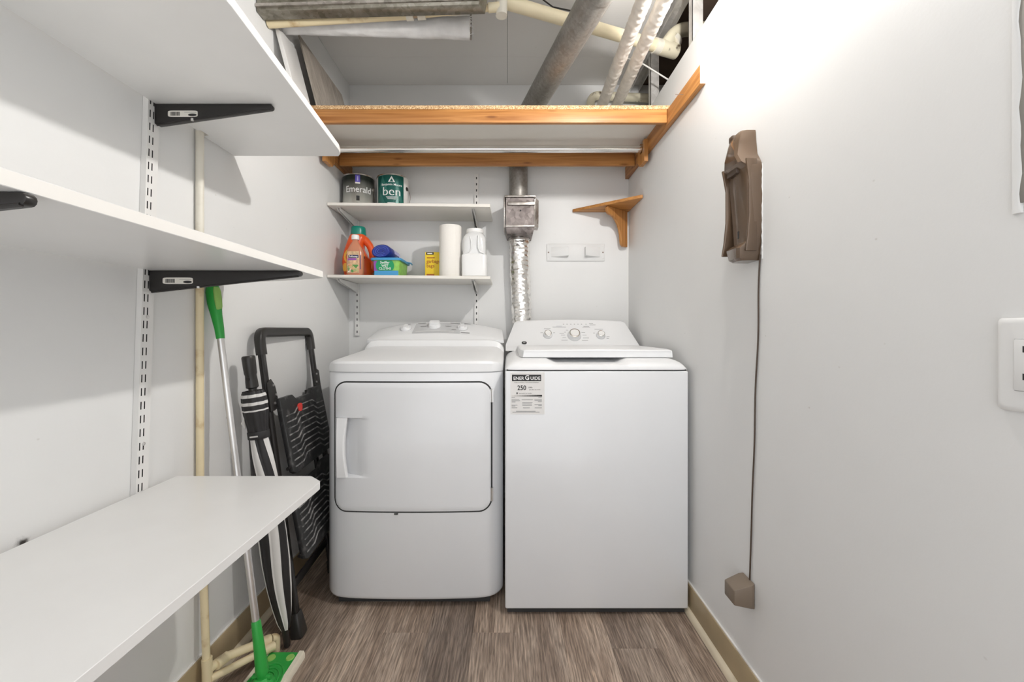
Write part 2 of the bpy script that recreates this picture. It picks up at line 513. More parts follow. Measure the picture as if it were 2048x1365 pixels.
def finish_texts():
    dg = bpy.context.evaluated_depsgraph_get()
    dg.update()
    for o, name, mtx, mat, parent, bend, sx in TEXTS:
        me = bpy.data.meshes.new_from_object(o.evaluated_get(dg))
        for v in me.vertices:
            p = Vector((v.co.x * sx, v.co.y, v.co.z))
            if bend:
                cx, cy, R, a0, zc = bend
                a = a0 + p.x / R
                rr = R + 0.0006 + p.z
                v.co = (cx + rr * math.sin(a), cy - rr * math.cos(a), zc + p.y)
            else:
                v.co = mtx @ p
        me.materials.clear(); me.materials.append(M[mat])
        me.name = name
        n = bpy.data.objects.new(name, me)
        C.objects.link(n)
        attach(n, parent)
    for t in TEXTS:
        cu = t[0].data
        bpy.data.objects.remove(t[0], do_unlink=True)
        bpy.data.curves.remove(cu)

def facing(x, y, z):
    """print plane facing the camera side (-Y): local X -> +X, local Y -> +Z, local Z -> -Y"""
    return Matrix(((1, 0, 0, x), (0, 0, -1, y), (0, 1, 0, z), (0, 0, 0, 1)))

# ------------------------------------------------------------------ room dimensions
XL, XR, YB, ZC = -0.892, 0.682, 2.395, 2.43
YF = -0.7                                 # open end behind the camera
ZWR = 2.115                               # top of the right-hand plasterboard

# ------------------------------------------------------------------ setting: walls
struct(MB().box(XL - 0.012, 1.25, YB, YB + 0.05, -0.02, ZC + 0.03).build('wall_back', 'wall'))
struct(MB().box(XL - 0.05, XL, YF, YB + 0.05, -0.02, ZC + 0.03).build('wall_left', 'wall_left'))
wr = struct(MB().box(XR, XR + 0.013, YF, YB, -0.02, ZWR).build('wall_right', 'wall'))
BASE[wr.name] = (0, 0, 0)
for ys in (0.72, 1.16, 1.60, 2.065):      # open steel studs above the plasterboard
    b = MB()
    b.box(XR + 0.014, XR + 0.052, ys, ys + 0.003, 0.0, ZC - 0.004)
    b.box(XR + 0.014, XR + 0.016, ys, ys + 0.034, 0.0, ZC - 0.004)
    b.box(XR + 0.052, XR + 0.054, ys, ys + 0.034, 0.0, ZC - 0.004)
    b.box(XR + 0.014, XR + 0.017, ys + 0.031, ys + 0.034, 0.0, ZC - 0.004)
    b.build('stud', 'stud', wr)
b = MB(); b.box(XR + 0.010, XR + 0.058, 0.65, YB - 0.002, ZC - 0.003, ZC)
b.box(XR + 0.010, XR + 0.012, 0.65, YB - 0.002, ZC - 0.04, ZC); b.box(XR + 0.056, XR + 0.058, 0.65, YB - 0.002, ZC - 0.04, ZC)
b.build('top_track', 'stud', wr)
struct(MB().box(1.20, 1.25, 0.55, YB, -0.02, ZC).build('wall_far', 'brown_dark'))
struct(MB().box(XR + 0.013, 1.25, 0.50, 0.55, -0.02, ZC).build('wall_light_block', 'brown_dark'))  # unseen wall added to keep light out of the stud cavity

# ceiling with its panels
ce = struct(MB().box(XL - 0.05, 1.25, YF, YB + 0.05, ZC + 0.012, ZC + 0.06).build('ceiling', 'dark_gap'))
BASE[ce.name] = (0, 0, 0)
G = 0.0008
for (x0, x1) in ((XL, 0.0), (0.0, 0.66), (0.742, 1.25)):
    for (y0, y1) in ((YF, 0.95), (0.95, 2.148), (2.148, YB)):
        MB().box(x0 + G, x1 - G, y0 + G, y1 - G, ZC, ZC + 0.012).build('panel', 'ceil' if x1 < 1 else 'brown_dark', ce)

# floor: dark underlay with every plank on it
fl = struct(MB().box(XL - 0.05, 1.25, YF, YB + 0.05, -0.03, -0.005).build('floor', 'subfloor'))
BASE[fl.name] = (0, 0, 0)
PW, PL = 0.155, 1.22
ends = {-6: 0.75, -5: 1.10, -4: 0.42, -3: 1.473, -2: 0.95, -1: 1.473, 0: 0.62, 1: 1.06, 2: 1.40, 3: 0.80, 4: 1.25}
for k, e in ends.items():
    x0 = max(0.035 + PW * k, XL); x1 = min(0.035 + PW * (k + 1), XR)
    y = e - PL * math.ceil((e - YF) / PL)
    while y < YB:
        y0, y1 = max(y, YF), min(y + PL, YB)
        if y1 - y0 > 0.02 and x1 - x0 > 0.01:
            cx, cy = (x0 + x1) / 2, (y0 + y1) / 2
            hx, hy = (x1 - x0) / 2, (y1 - y0) / 2
            b = MB(); c = 0.0009
            b.loft([[(-hx,-hy,-0.005),(hx,-hy,-0.005),(hx,hy,-0.005),(-hx,hy,-0.005)],
                    [(-hx,-hy,-0.001),(hx,-hy,-0.001),(hx,hy,-0.001),(-hx,hy,-0.001)],
                    [(-hx+c,-hy+c,0),(hx-c,-hy+c,0),(hx-c,hy-c,0),(-hx+c,hy-c,0)]])
            p = b.build('plank', 'floor')
            p.location = (cx, cy, 0)
            tone = {-3: 0.62, -2: 0.12, -1: 0.60, 0: 0.52, 1: 0.70, 2: 0.34, 3: 0.66, 4: 0.2, -4: 0.75}.get(k, 0.5) + random.uniform(-0.12, 0.12)
            if k == -1 and y0 < 1.4: tone = 0.48
            p.color = (tone, tone, tone, 1)
            p.parent = fl
        y += PL

# baseboards with shoe and caulk line
for side, xw, s in (('right', XR, -1), ('left', XL, 1)):
    bb = struct(MB().box(min(xw, xw + s * 0.009), max(xw, xw + s * 0.009), YF, YB, 0, 0.104).build('baseboard_' + side, 'base', bevel=0.0015))
    BASE[bb.name] = (0, 0, 0)
    b = MB()
    q = [(xw + s * 0.009, YF, 0), (xw + s * 0.024, YF, 0), (xw + s * 0.022, YF, 0.012), (xw + s * 0.014, YF, 0.020), (xw + s * 0.009, YF, 0.021)]
    b.prism(q, (0, YB - YF, 0)); b.build('shoe_moulding', 'shoe', bb, smooth=50)
    MB().box(min(xw, xw + s * 0.005), max(xw, xw + s * 0.005), YF, YB, 0.104, 0.1075).build('caulk_line', 'caulk', bb)
bb = struct(MB().box(XL + 0.024, XR - 0.024, YB - 0.009, YB, 0, 0.104).build('baseboard_back', 'base'))

# ------------------------------------------------------------------ dryer
def dryer():
    x0, x1 = -0.700, -0.018
    xc, hw = (x0 + x1) / 2, (x1 - x0) / 2
    def fy(x):
        t = abs((x - xc) / hw)
        return 1.600 + 0.014 * t * t + 0.055 * t ** 14
    T = thing('dryer', 'white front-loading clothes dryer with square door left of the washer', 'dryer', (xc, 1.95, 0))
    ts = [-1, -0.985, -0.965, -0.94, -0.91, -0.87, -0.82] + [i / 10 * 0.8 for i in range(-9, 10)] + [0.82, 0.87, 0.91, 0.94, 0.965, 0.985, 1]
    ts += [(-0.651 - xc) / hw, (-0.508 - xc) / hw]
    ts = sorted(set(round(t, 4) for t in ts))
    def in_scoop(vs):
        c = sum(vs, Vector()) / len(vs)
        return -0.651 < c.x < -0.508 and 0.489 < c.z < 0.721 and c.y < 1.75
    def ring(z, inset=0.0):
        r = [Vector((xc + t * (hw - inset), fy(xc + t * hw) + inset, z)) for t in ts]
        return r + [Vector((x1 - inset, 2.29, z)), Vector((x0 + inset, 2.29, z))]
    b = MB()
    b.loft([ring(0.026, 0.022), ring(0.028, 0.010), ring(0.034, 0.003), ring(0.044, 0.0), ring(0.489, 0.0), ring(0.721, 0.0), ring(0.884, 0.0), ring(0.889, 0.003)])
    keep = [i for i, f in enumerate(b.f) if not in_scoop([b.v[k] for k in f])]
    b.f = [b.f[i] for i in keep]; b.mi = [b.mi[i] for i in keep]
    b.build('body', 'appl', T, smooth=40)
    MB().box(x0 + 0.05, x1 - 0.05, 1.637, 2.25, 0.003, 0.027).build('floor_gap_shade', 'gap_shade_black', T)  # dark box filling the floor gap as painted shade
    for fx in (x0 + 0.07, x1 - 0.07):
        for yy in (1.70, 2.2):
            b = MB(); b.tube([(fx, yy, 0.0), (fx, yy, 0.014)], 0.018, 12); b.build('foot', 'black_plastic', T, smooth=40)
    # top panel
    prof = [(0.0, 0.8905), (0.0, 0.922), (0.006, 0.931), (0.03, 0.937), (0.25, 0.951), (0.455, 0.966), (0.470, 0.971), (0.480, 0.999), (0.505, 1.004), (0.690, 1.0), (0.690, 0.8905)]
    rings = []
    for t in ts:
        x = xc + t * hw
        drop = 0.026 * abs(t) ** 18
        r = []
        for (dy, z) in prof:
            yy = (fy(x) + dy) if dy < 0.1 else 1.60 + dy
            zz = 0.8905 + (z - 0.8905) * (1 - (drop / 0.06 if z > 0.9 else 0))
            r.append(Vector((x, yy - 0.002 if dy < 0.03 else yy, zz)))
        rings.append(r)
    b = MB(); b.loft(rings); b.build('top_panel', 'appl_plastic', T, smooth=28)
    # console with arched face
    rings = []
    for t in ts:
        x = xc + t * hw
        a = 1 - t * t
        z_lo = 1.000 + 0.028 * a; y_lo = 2.095 + 0.03 * a
        z_hi = 1.050 + 0.043 * a
        pts = [(2.092, 0.985), (2.090, 1.001), (y_lo, z_lo), (y_lo + 0.004, z_lo + 0.004), (2.248, z_hi - 0.004), (2.262, z_hi), (2.285, z_hi - 0.004), (2.29, 0.985)]
        r = []
        for (yy, zz) in pts:
            s = max(0.0, (zz - 0.985) / 0.11)
            xx = xc + (x - xc) * (1 - 0.075 * s * (0.4 + 0.6 * s))
            r.append(Vector((xx, yy + 0.02 * abs(t) ** 10, zz)))
        rings.append(r)
    b = MB(); b.loft(rings); con = b.build('console', 'appl_plastic', T, smooth=28)
    def face(x, k):
        """point on the console face; k 0 foot .. 1 crest"""
        t = (x - xc) / hw; a = 1 - t * t
        z_lo = 1.004 + 0.028 * a; y_lo = 2.099 + 0.03 * a
        z_hi = 1.046 + 0.043 * a
        return Vector((x, y_lo + (2.248 - y_lo) * k, z_lo + (z_hi - z_lo) * k))
    nrm = Vector((0, -0.42, 0.907)).normalized()
    b = MB(); xs = [-0.480 + 0.015 * i for i in range(17)]
    b.loft([[face(x, k) + nrm * 0.0012 for k in (0.04, 0.3, 0.6, 0.94)] for x in xs], cap=False, closed=False)
    b.build('control_panel', 'appl_grey', con, smooth=40)
    b = MB(); b.loft([[face(x, k) + nrm * 0.0022 for k in (0.16, 0.20)] for x in xs[1:-2]], cap=False, closed=False)
    b.build('dial_rule', 'white_plastic', con)
    for (xa, xb, k, nm) in ((-0.285, -0.262, 0.33, 'ink_grey'), (-0.30, -0.25, 0.9, 'ink_grey'), (-0.47, -0.43, 0.9, 'ink_grey'), (-0.325, -0.29, 0.6, 'ink_grey'), (-0.45, -0.42, 0.6, 'ink_grey'),
                             (-0.545, -0.51, 0.92, 'ink_grey'), (-0.245, -0.195, 0.95, 'ink_grey'), (-0.235, -0.19, 0.1, 'ink_grey')):
        b = MB(); b.loft([[face(x, kk) + nrm * 0.0026 for kk in (k, k + 0.045)] for x in (xa, (xa + xb) / 2, xb)], cap=False, closed=False)
        b.build('printed_mark', nm, con)
    for (kx, kk, r, h, grip) in ((-0.523, 0.52, 0.026, 0.014, 0), (-0.377, 0.60, 0.032, 0.016, 1), (-0.232, 0.52, 0.026, 0.014, 0)):
        p = face(kx, kk)
        q = nrm.to_track_quat('Z', 'Y').to_matrix().to_4x4()
        mt = Matrix.Translation(p) @ q
        b = MB(mt)
        b.loft([ellipse(0, 0, -0.004, r * 1.12, r * 1.12), ellipse(0, 0, 0.002, r * 1.12, r * 1.12)])
        kb = b.build('knob_ring', 'appl_grey', con, smooth=40)
        b = MB(mt)
        b.loft([ellipse(0, 0, 0.0, r, r), ellipse(0, 0, h * 0.8, r * 0.95, r * 0.95), ellipse(0, 0, h, r * 0.86, r * 0.86)])
        b.loft([ellipse(0, 0, h * 0.5, r * 0.5, r * 0.88, 20, 4), ellipse(0, 0, h + 0.004, r * 0.45, r * 0.84, 20, 4), ellipse(0, 0, h + 0.006, r * 0.38, r * 0.78, 20, 4)] if not grip else
               [ellipse(0, 0, h * 0.5, r * 0.86, r * 0.62, 24, 5), ellipse(0, 0, h + 0.012, r * 0.82, r * 0.58, 24, 5), ellipse(0, 0, h + 0.014, r * 0.74, r * 0.5, 24, 5)])
        b.build('knob', 'appl_plastic', con, smooth=35)
    # dark sheet for the door gap shade, door, handle, hinges
    dx0, dx1, dz0, dz1, rad = -0.654, -0.063, 0.366, 0.850, 0.045
    def panel(off, grow, z_extra, dent=None, back=0.02):
        ax0, ax1, az0, az1 = dx0 - grow, dx1 + grow, dz0 - grow, dz1 + grow
        R = rad + grow
        def lim(x):
            d = min(x - ax0, ax1 - x)
            if d >= R: return az0, az1
            q = R - math.sqrt(max(0, R * R - (R - d) ** 2))
            return az0 + q, az1 - q
        xs = [ax0 + R * (1 - math.cos(i * math.pi / 16)) for i in range(9)]
        xs2 = [ax1 - (x - ax0) for x in xs][::-1]
        mid = []
        n = 46
        for i in range(1, n): mid.append(xs[-1] + (xs2[0] - xs[-1]) * i / n)
        X = xs + mid + xs2
        Z = sorted(set([az0 + (az1 - az0) * i / 44 for i in range(45)] + (z_extra or [])))
        rings = []
        for x in X:
            lo, hi = lim(x)
            col = []
            for z in Z:
                zz = min(max(z, lo), hi)
                d = dent(x, zz) if dent else 0.0
                e = min(zz - lo, hi - zz, x - ax0, ax1 - x)
                edge = 0.003 * max(0, 1 - e / 0.004) ** 2 if dent else 0
                col.append(Vector((x, fy(x) - off + d + edge, zz)))
            rings.append(col)
        return rings
    b = MB(); b.loft(panel(0.0006, 0.0058, [0.489, 0.721]), cap=False, closed=False)
    keep = [i for i, f in enumerate(b.f) if not in_scoop([b.v[k] for k in f])]
    b.f = [b.f[i] for i in keep]; b.mi = [b.mi[i] for i in keep]
    b.build('door_gap_shade', 'gap_shade_black', T, fix=False)  # black sheet painted in as the shaded gap round the door
    hz0, hz1 = 0.492, 0.718
    def dent(x, z):
        if not (hz0 <= z <= hz1): return 0.0
        xa, xb = -0.604, -0.512
        if x < xa: w = 1.0
        elif x < xb: w = (1 - (x - xa) / (xb - xa)) ** 1.8
        else: return 0.0
        w *= min(1.0, max(0.0, (x + 0.652) / 0.012))
        e = min(z - hz0, hz1 - z) / 0.006
        return 0.030 * w * min(1.0, max(0.0, e))
    door = MB()
    zx = [hz0, hz0 + 0.002, hz0 + 0.006, hz1 - 0.006, hz1 - 0.002, hz1]
    rr = panel(0.0055, 0.0, zx, dent)
    door.loft(rr, cap=False, closed=False)
    D = door.build('door', 'appl', T, smooth=30, fix=False)
    # bow handle
    rings = []
    for i in range(25):
        s = i / 24; z = 0.493 + 0.224 * s
        w = 0.041 - 0.010 * math.sin(math.pi * s)
        bow = 0.006 * math.sin(math.pi * s)
        xa = -0.6455; y0 = fy(-0.63) - 0.004
        q = [(xa, y0 + 0.014), (xa, y0 - 0.006 - bow), (xa + 0.004, y0 - 0.010 - bow), (xa + w - 0.004, y0 - 0.008 - bow), (xa + w, y0 - 0.003 - bow), (xa + w, y0 + 0.006)]
        rings.append([Vector((x, y, z)) for x, y in q])
    b = MB(); b.loft(rings); b.build('handle', 'appl_plastic', D, smooth=35)
    for z0 in (0.775, 0.40):
        b = MB()
        b.box(dx1 - 0.0015, dx1 + 0.009, fy(dx1) - 0.006, fy(dx1) + 0.004, z0, z0 + 0.050)
        b.tube([(dx1 + 0.003, fy(dx1) - 0.006, z0), (dx1 + 0.003, fy(dx1) - 0.006, z0 + 0.05)], 0.003, 8)
        b.build('hinge', 'alu', D, smooth=40)
    b = MB(); b.box(-0.426, -0.412, 1.596, 1.602, 0.3545, 0.359); b.build('door_catch', 'gap_shade_black', T)
dryer()

# ------------------------------------------------------------------ washer
def washer():
    x0, x1 = -0.009, 0.6645
    xc, hw = (x0 + x1) / 2, (x1 - x0) / 2
    YW = 1.560
    T = thing('washing_machine', 'white top-loading washing machine with three knobs and an energy sticker', 'washer', (xc, 1.9, 0))
    b = MB(); b.box(x0, x1, YW, 2.25, 0.024, 0.8985)
    b.build('cabinet', 'appl', T, bevel=0.006, bseg=3)
    MB().box(x0 + 0.006, x1 - 0.006, YW + 0.006, 2.24, 0.8975, 0.9035).build('seam', 'gap_shade_black', T)
    MB().box(x0 + 0.008, x1 - 0.008, YW + 0.016, 2.22, 0.003, 0.025).build('floor_gap_shade', 'gap_shade_black', T)  # dark block added as the shade beneath the cabinet
    for fx in (x0 + 0.05, x1 - 0.05):
        for yy in (YW + 0.05, 2.2):
            b = MB(); b.tube([(fx, yy, 0.0), (fx, yy, 0.012)], 0.018, 12); b.build('foot', 'black_plastic', T, smooth=40)
    ts = [-1, -0.992, -0.975, -0.955, -0.93, -0.90, -0.87, -0.83] + [i / 24 * 0.8 for i in range(-24, 25)] + [0.83, 0.87, 0.90, 0.93, 0.955, 0.975, 0.992, 1]
    # top cover with the finger scoop under the lid
    prof = [(1.560, 0.9025), (1.560, 0.908), (1.566, 0.920), (1.578, 0.929), (1.60, 0.936), (1.625, 0.9395), (1.645, 0.9405), (1.665, 0.9415), (1.70, 0.943), (2.13, 0.946), (2.25, 0.946), (2.25, 0.9025)]
    rings = []
    for t in ts:
        x = xc + t * hw
        dx = max(0.0, abs(x - xc) - (hw - 0.055)) / 0.055
        f = 0.10 + 0.90 * math.sqrt(max(0.0, 1 - dx * dx))
        sc = 0.0
        if 0.150 < x < 0.455:
            e = min(x - 0.150, 0.455 - x) / 0.035
            sc = 0.017 * min(1.0, e)
        r = []
        for (y, z) in prof:
            zz = 0.9025 + (z - 0.9025) * f
            zz -= sc * {1.578: 0.30, 1.60: 0.72, 1.625: 1.0, 1.645: 1.0, 1.665: 1.0, 1.70: 0.6}.get(y, 0.0)
            r.append(Vector((x, y + (0.012 * dx ** 3 if y < 1.59 else 0), zz)))
        rings.append(r)
    b = MB(); b.loft(rings); top = b.build('top_cover', 'appl_plastic', T, smooth=30)
    # lid
    lid = MB()
    def lr(y, zt, zb, grow):
        a0 = 0.060 - 0.012 * min(1, max(0, (y - 1.66) / 0.04)) - grow; a1 = 0.640 + grow
        return [Vector((a0, y, zb)), Vector((a0 + 0.003, y, zt - 0.003)), Vector((a0 + 0.008, y, zt)), Vector((0.35, y, zt + 0.002)), Vector((a1 - 0.008, y, zt)), Vector((a1 - 0.002, y, zt - 0.004)), Vector((a1, y, zb)), Vector((0.35, y, zb))]
    lid.loft([lr(1.648, 0.962, 0.9425, -0.004), lr(1.646, 0.967, 0.9425, 0), lr(1.650, 0.9715, 0.9425, 0.001), lr(1.70, 0.974, 0.9435, 0.001), lr(2.09, 0.974, 0.947, 0.0), lr(2.118, 0.972, 0.947, -0.002)])
    L = lid.build('lid', 'appl_plastic', T, smooth=28)
    # console
    prof = [(2.095, 0.945), (2.112, 0.958), (2.128, 0.967), (2.136, 0.975), (2.232, 1.094), (2.238, 1.100), (2.248, 1.104), (2.262, 1.102), (2.270, 1.09), (2.270, 0.945)]
    rings = []
    for t in ts:
        r = []
        for (y, z) in prof:
            s = min(1.0, max(0.0, (z - 0.965) / 0.139))
            inset = 0.078 * (1 - math.sqrt(max(0.0, 1 - 0.97 * s ** 2.2)))
            zz = z - 0.008 * t * t * s
            r.append(Vector((xc + t * (hw - inset), y + 0.012 * abs(t) ** 8, zz)))
        rings.append(r)
    b = MB(); b.loft(rings); con = b.build('console', 'appl_plastic', T, smooth=28)
    d = Vector((0, 0.096, 0.119)).normalized()          # up the face
    nrm = Vector((0, -0.119, 0.096)).normalized()
    def face(px, py):
        """point on the sloped face from its place in the photograph"""
        # ray from the eye meets the face plane
        ray = Vector(((px - 1015) / F, 1.0, (660 - py) / F))
        p0 = Vector((0, 2.136, 0.975)); e = Vector((0, 0, EYE))
        k = (p0 - e).dot(nrm) / ray.dot(nrm)
        return e + ray * k
    q = nrm.to_track_quat('Z', 'Y').to_matrix().to_4x4()
    def frame(px, py, lift=0.0):
        p = face(px, py) + nrm * lift
        xax = Vector((1, 0, 0)); yax = d; zax = nrm
        return Matrix(((xax.x, yax.x, zax.x, p.x), (xax.y, yax.y, zax.y, p.y), (xax.z, yax.z, zax.z, p.z), (0, 0, 0, 1)))
    for (px, py, r, h) in ((1095.5, 671, 0.0215, 0.022), (1148.5, 672, 0.032, 0.026), (1201.5, 672, 0.0215, 0.022)):
        mt = frame(px, py)
        b = MB(mt)
        b.loft([ellipse(0, 0, -0.004, r * 1.10, r * 1.10), ellipse(0, 0, 0.001, r * 1.10, r * 1.10), ellipse(0, 0, 0.004, r, r)])
        k = b.build('knob_skirt', 'appl_grey', con, smooth=35)
        b = MB(mt)
        b.loft([ellipse(0, 0, 0.003, r * 0.99, r * 0.99), ellipse(0, 0, h * 0.8, r * 0.86, r * 0.86), ellipse(0, 0, h * 0.9, r * 0.84, r * 0.84)])
        k = b.build('knob', 'appl_plastic', con, smooth=35)
        BASE[k.name] = (0, 0, 0)
        b = MB(mt)
        b.loft([ellipse(0, 0, h * 0.88, r * 0.86, r * 0.86), ellipse(0, 0, h * 0.98, r * 0.84, r * 0.84), ellipse(0, 0, h, r * 0.76, r * 0.76)])
        b.build('knob_trim', 'chrome', con, smooth=35)
        b = MB(mt)
        b.loft([ellipse(0, 0, h * 0.98, r * 0.70, r * 0.70), ellipse(0, 0, h + 0.0012, r * 0.68, r * 0.68)])
        b.build('knob_cap', 'white_plastic', con, smooth=35)
    # printed marks round the dials: too small to read
    def mark(px0, px1, py, hh=0.0016):
        w = (px1 - px0) / F * 2.19
        b = MB(frame((px0 + px1) / 2, py, 0.0005))
        b.box(-w / 2, w / 2, -hh / 2, hh / 2, -0.0003, 0.0003)
        b.build('printed_mark', 'ink_grey', con)
    for a in ((1088, 1101, 658), (1081, 1086, 666), (1106, 1110, 666), (1189, 1206, 659), (1186, 1190, 666.5), (1213, 1219, 674), (1213, 1218, 677.5),
              (1105, 1132, 654.7), (1113, 1124, 652.8), (1165, 1180, 655), (1167, 1178, 653.5), (1132, 1136, 661), (1128, 1132, 665), (1119, 1128, 667.4), (1122, 1130, 670.5),
              (1125, 1132, 676), (1123, 1135, 681), (1163, 1170, 665.6), (1165, 1173, 670.6), (1166, 1178, 676.5), (1164, 1176, 681.3), (1178, 1186, 647.5), (1179, 1191, 650.3)):
        mark(*a)
    for i, px in enumerate((1127, 1134, 1141.5, 1148.7, 1156, 1163, 1172)):
        mark(px - 1.1, px + 1.1, 648.8, 0.004)
    b = MB(frame(1048.5, 686.2, 0.0008)); b.loft([ellipse(0, 0, -0.001, 0.0125, 0.0085, 28, 2.6), ellipse(0, 0, 0.0004, 0.0125, 0.0085, 28, 2.6)])
    bd = b.build('badge', 'ink', con)
    text('lettering', 'GE', 0.010, frame(1048.5, 686.2, 0.0014), 'white_ink', con, depth=0.0001)
    # energy label on the front
    k = 1.56 / F
    def S(px, py): return (px - 1015) * k, EYE - (py - 660) * k
    yl = YW - 0.0006
    def rect(name, mat, a, c, dy, parent):
        xa, za = S(*a); xb, zb = S(*c)
        return MB().box(xa, xb, yl - dy, yl - dy + 0.0004, zb, za).build(name, mat, parent)
    lab = rect('energy_label', 'label_paper', (1021.0, 745.2), (1089, 829), 0.0, T)
    rect('label_banner', 'ink', (1023.9, 749.8), (1082.2, 762.8), 0.0004, lab)
    def word(s, px, py, size, mat='ink', thick=0.0, sx=1.0, align='CENTER', dy=0.0007):
        X, Z = S(px, py)
        text('lettering', s, size, facing(X, yl - dy, Z), mat, lab, thick=thick, sx=sx, depth=0.0001, align=align)
    word('ENER', 1037.3, 757.3, 0.0165, 'white_ink', 0.0003, 1.0, dy=0.0010)
    word('G', 1054.3, 756.2, 0.0235, 'white_ink', 0.0005, 0.95, dy=0.0010)
    word('UIDE', 1070.6, 757.3, 0.0165, 'white_ink', 0.0003, 1.0, dy=0.0010)
    word('Energy consumption / Consommation énergétique', 1053.2, 765.4, 0.0044, sx=1.0)
    word('250', 1043.5, 776.5, 0.0245, thick=0.0004, sx=0.88)
    word('kWh', 1061, 775.6, 0.0075, sx=0.95)
    word('per year / par année', 1069.5, 779.7, 0.0050)
    word('this model / ce modèle', 1050.5, 787, 0.0050)
    xa, za = S(1032.2, 785.6); b = MB()
    b.prism([(xa, yl - 0.0008, za), (xa + 0.0072, yl - 0.0008, za), (xa + 0.0036, yl - 0.0008, za - 0.0078)], (0, 0.0004, 0)); b.build('pointer', 'ink', lab)
    for i in range(12):                                   # graded bar
        a = 1023.5 + 5.05 * i
        g = 0.72 * (1 - i / 11) ** 1.3 + 0.012
        nm = 'bar_grey_%d' % i
        M[nm] = plain(nm, (g, g * 0.97, g * 0.93), 0.6, var=0.01)
        rect('scale_bar', nm, (a, 790.3), (a + 5.1, 793.6), 0.0004, lab)
    for (a, c, y) in ((1023.2, 1030, 795.2), (1076.5, 1083.5, 795.2), (1023.2, 1038.5, 799.4), (1023.2, 1040, 801.9), (1023.2, 1031, 804.4), (1043.5, 1065.5, 799.9), (1068.5, 1083.5, 799), (1069, 1083.5, 801.6), (1076, 1083.5, 803.8),
                       (1044.5, 1065, 805.6), (1044.5, 1063.5, 808.4), (1044.5, 1064, 811.2), (1023.2, 1035, 810.8), (1023.2, 1030.5, 812.6), (1069, 1083.5, 809.7), (1076.5, 1083.5, 811.7), (1023.2, 1034.5, 816), (1046, 1059.5, 816), (1069.5, 1083.5, 816),
                       (1032, 1071, 823), (1025, 1079, 824.8)):
        rect('fine_print', 'ink_grey', (a, y - 0.55), (c, y + 0.55), 0.0004, lab)
washer()

# ------------------------------------------------------------------ overhead shelf, rod
def overhead():
    T = thing('overhead_shelf', 'wide overhead shelf on orange-stained pine rails above washer and dryer', 'shelf', (-0.1, 2.0, 1.9))
    zt = 1.980
    b = MB(); yb_ = YB - 0.003; zb_ = zt - 0.0155
    b.prism([(XL + 0.003, 1.765, zb_), (XR - 0.003, 1.765, zb_), (XR - 0.003, yb_, zb_), (0.118, yb_, zb_), (0.118, 2.268, zb_), (0.002, 2.268, zb_), (0.002, yb_, zb_), (XL + 0.003, yb_, zb_)], (0, 0, 0.015)); b.build('shelf_board', 'mel_cream', T)
    b = MB(); b.box(XL + 0.003, XR - 0.004, 1.760, 1.7655, zt - 0.0155, zt); b.build('raw_edge', 'particle', T)
    b = MB(); b.box(XL + 0.022, XR - 0.022, 1.759, 1.778, 1.908, 1.964); b.build('front_rail', 'wood_x', T, bevel=0.0015)
    b = MB(); b.box(XL + 0.022, XR - 0.024, 2.195, 2.215, 1.900, 1.964); b.build('rear_rail', 'wood_x', T, bevel=0.0015)
    b = MB(); b.box(XR - 0.020, XR - 0.001, 1.462, YB - 0.004, 1.897, 1.9635); r = b.build('ledger', 'wood_y', T, bevel=0.0015)
    MB().box(XR - 0.0195, XR - 0.0015, 1.4612, 1.4622, 1.8985, 1.962).build('sawn_end', 'wood_raw', T)
    b = MB(); b.box(XL + 0.001, XL + 0.020, 1.62, YB - 0.004, 1.897, 1.9635); b.build('ledger', 'wood_y', T, bevel=0.0015)
    for (y, z) in ((1.60, 1.936), (1.79, 1.938)):
        b = MB(); b.tube([(XR - 0.018, y, z), (XR - 0.05, y, z)], 0.0013, 8); b.build('nail', 'rust', T)
    # rod cup on the right ledger and on the left one
    for s, xw in ((-1, XR - 0.020), (1, XL + 0.020)):
        b = MB()
        q = []
        for (dy, dz) in ((-0.045, -0.075), (0.03, -0.075), (0.055, -0.05), (0.055, 0.03), (0.02, 0.03), (0.02, -0.006)) : q.append((xw, 2.046 + dy, 1.921 + dz))
        for i in range(9):
            a = -i * math.pi / 8
            q.append((xw, 2.046 + 0.02 * math.cos(a), 1.921 - 0.006 + 0.02 * math.sin(a)))
        q += [(xw, 2.046 - 0.02, 1.95), (xw, 2.046 - 0.045, 1.95)]
        b.prism(q, (s * 0.018, 0, 0)); b.build('rod_cup', 'wood_z', T)
    b = MB(); b.tube([(XL + 0.028, 2.046, 1.920), (XR - 0.026, 2.046, 1.920)], 0.0165, 24)
    tag(b.build('closet_rod', 'chrome', smooth=40), 'chrome hanging rod under the overhead shelf', 'rod')
overhead()

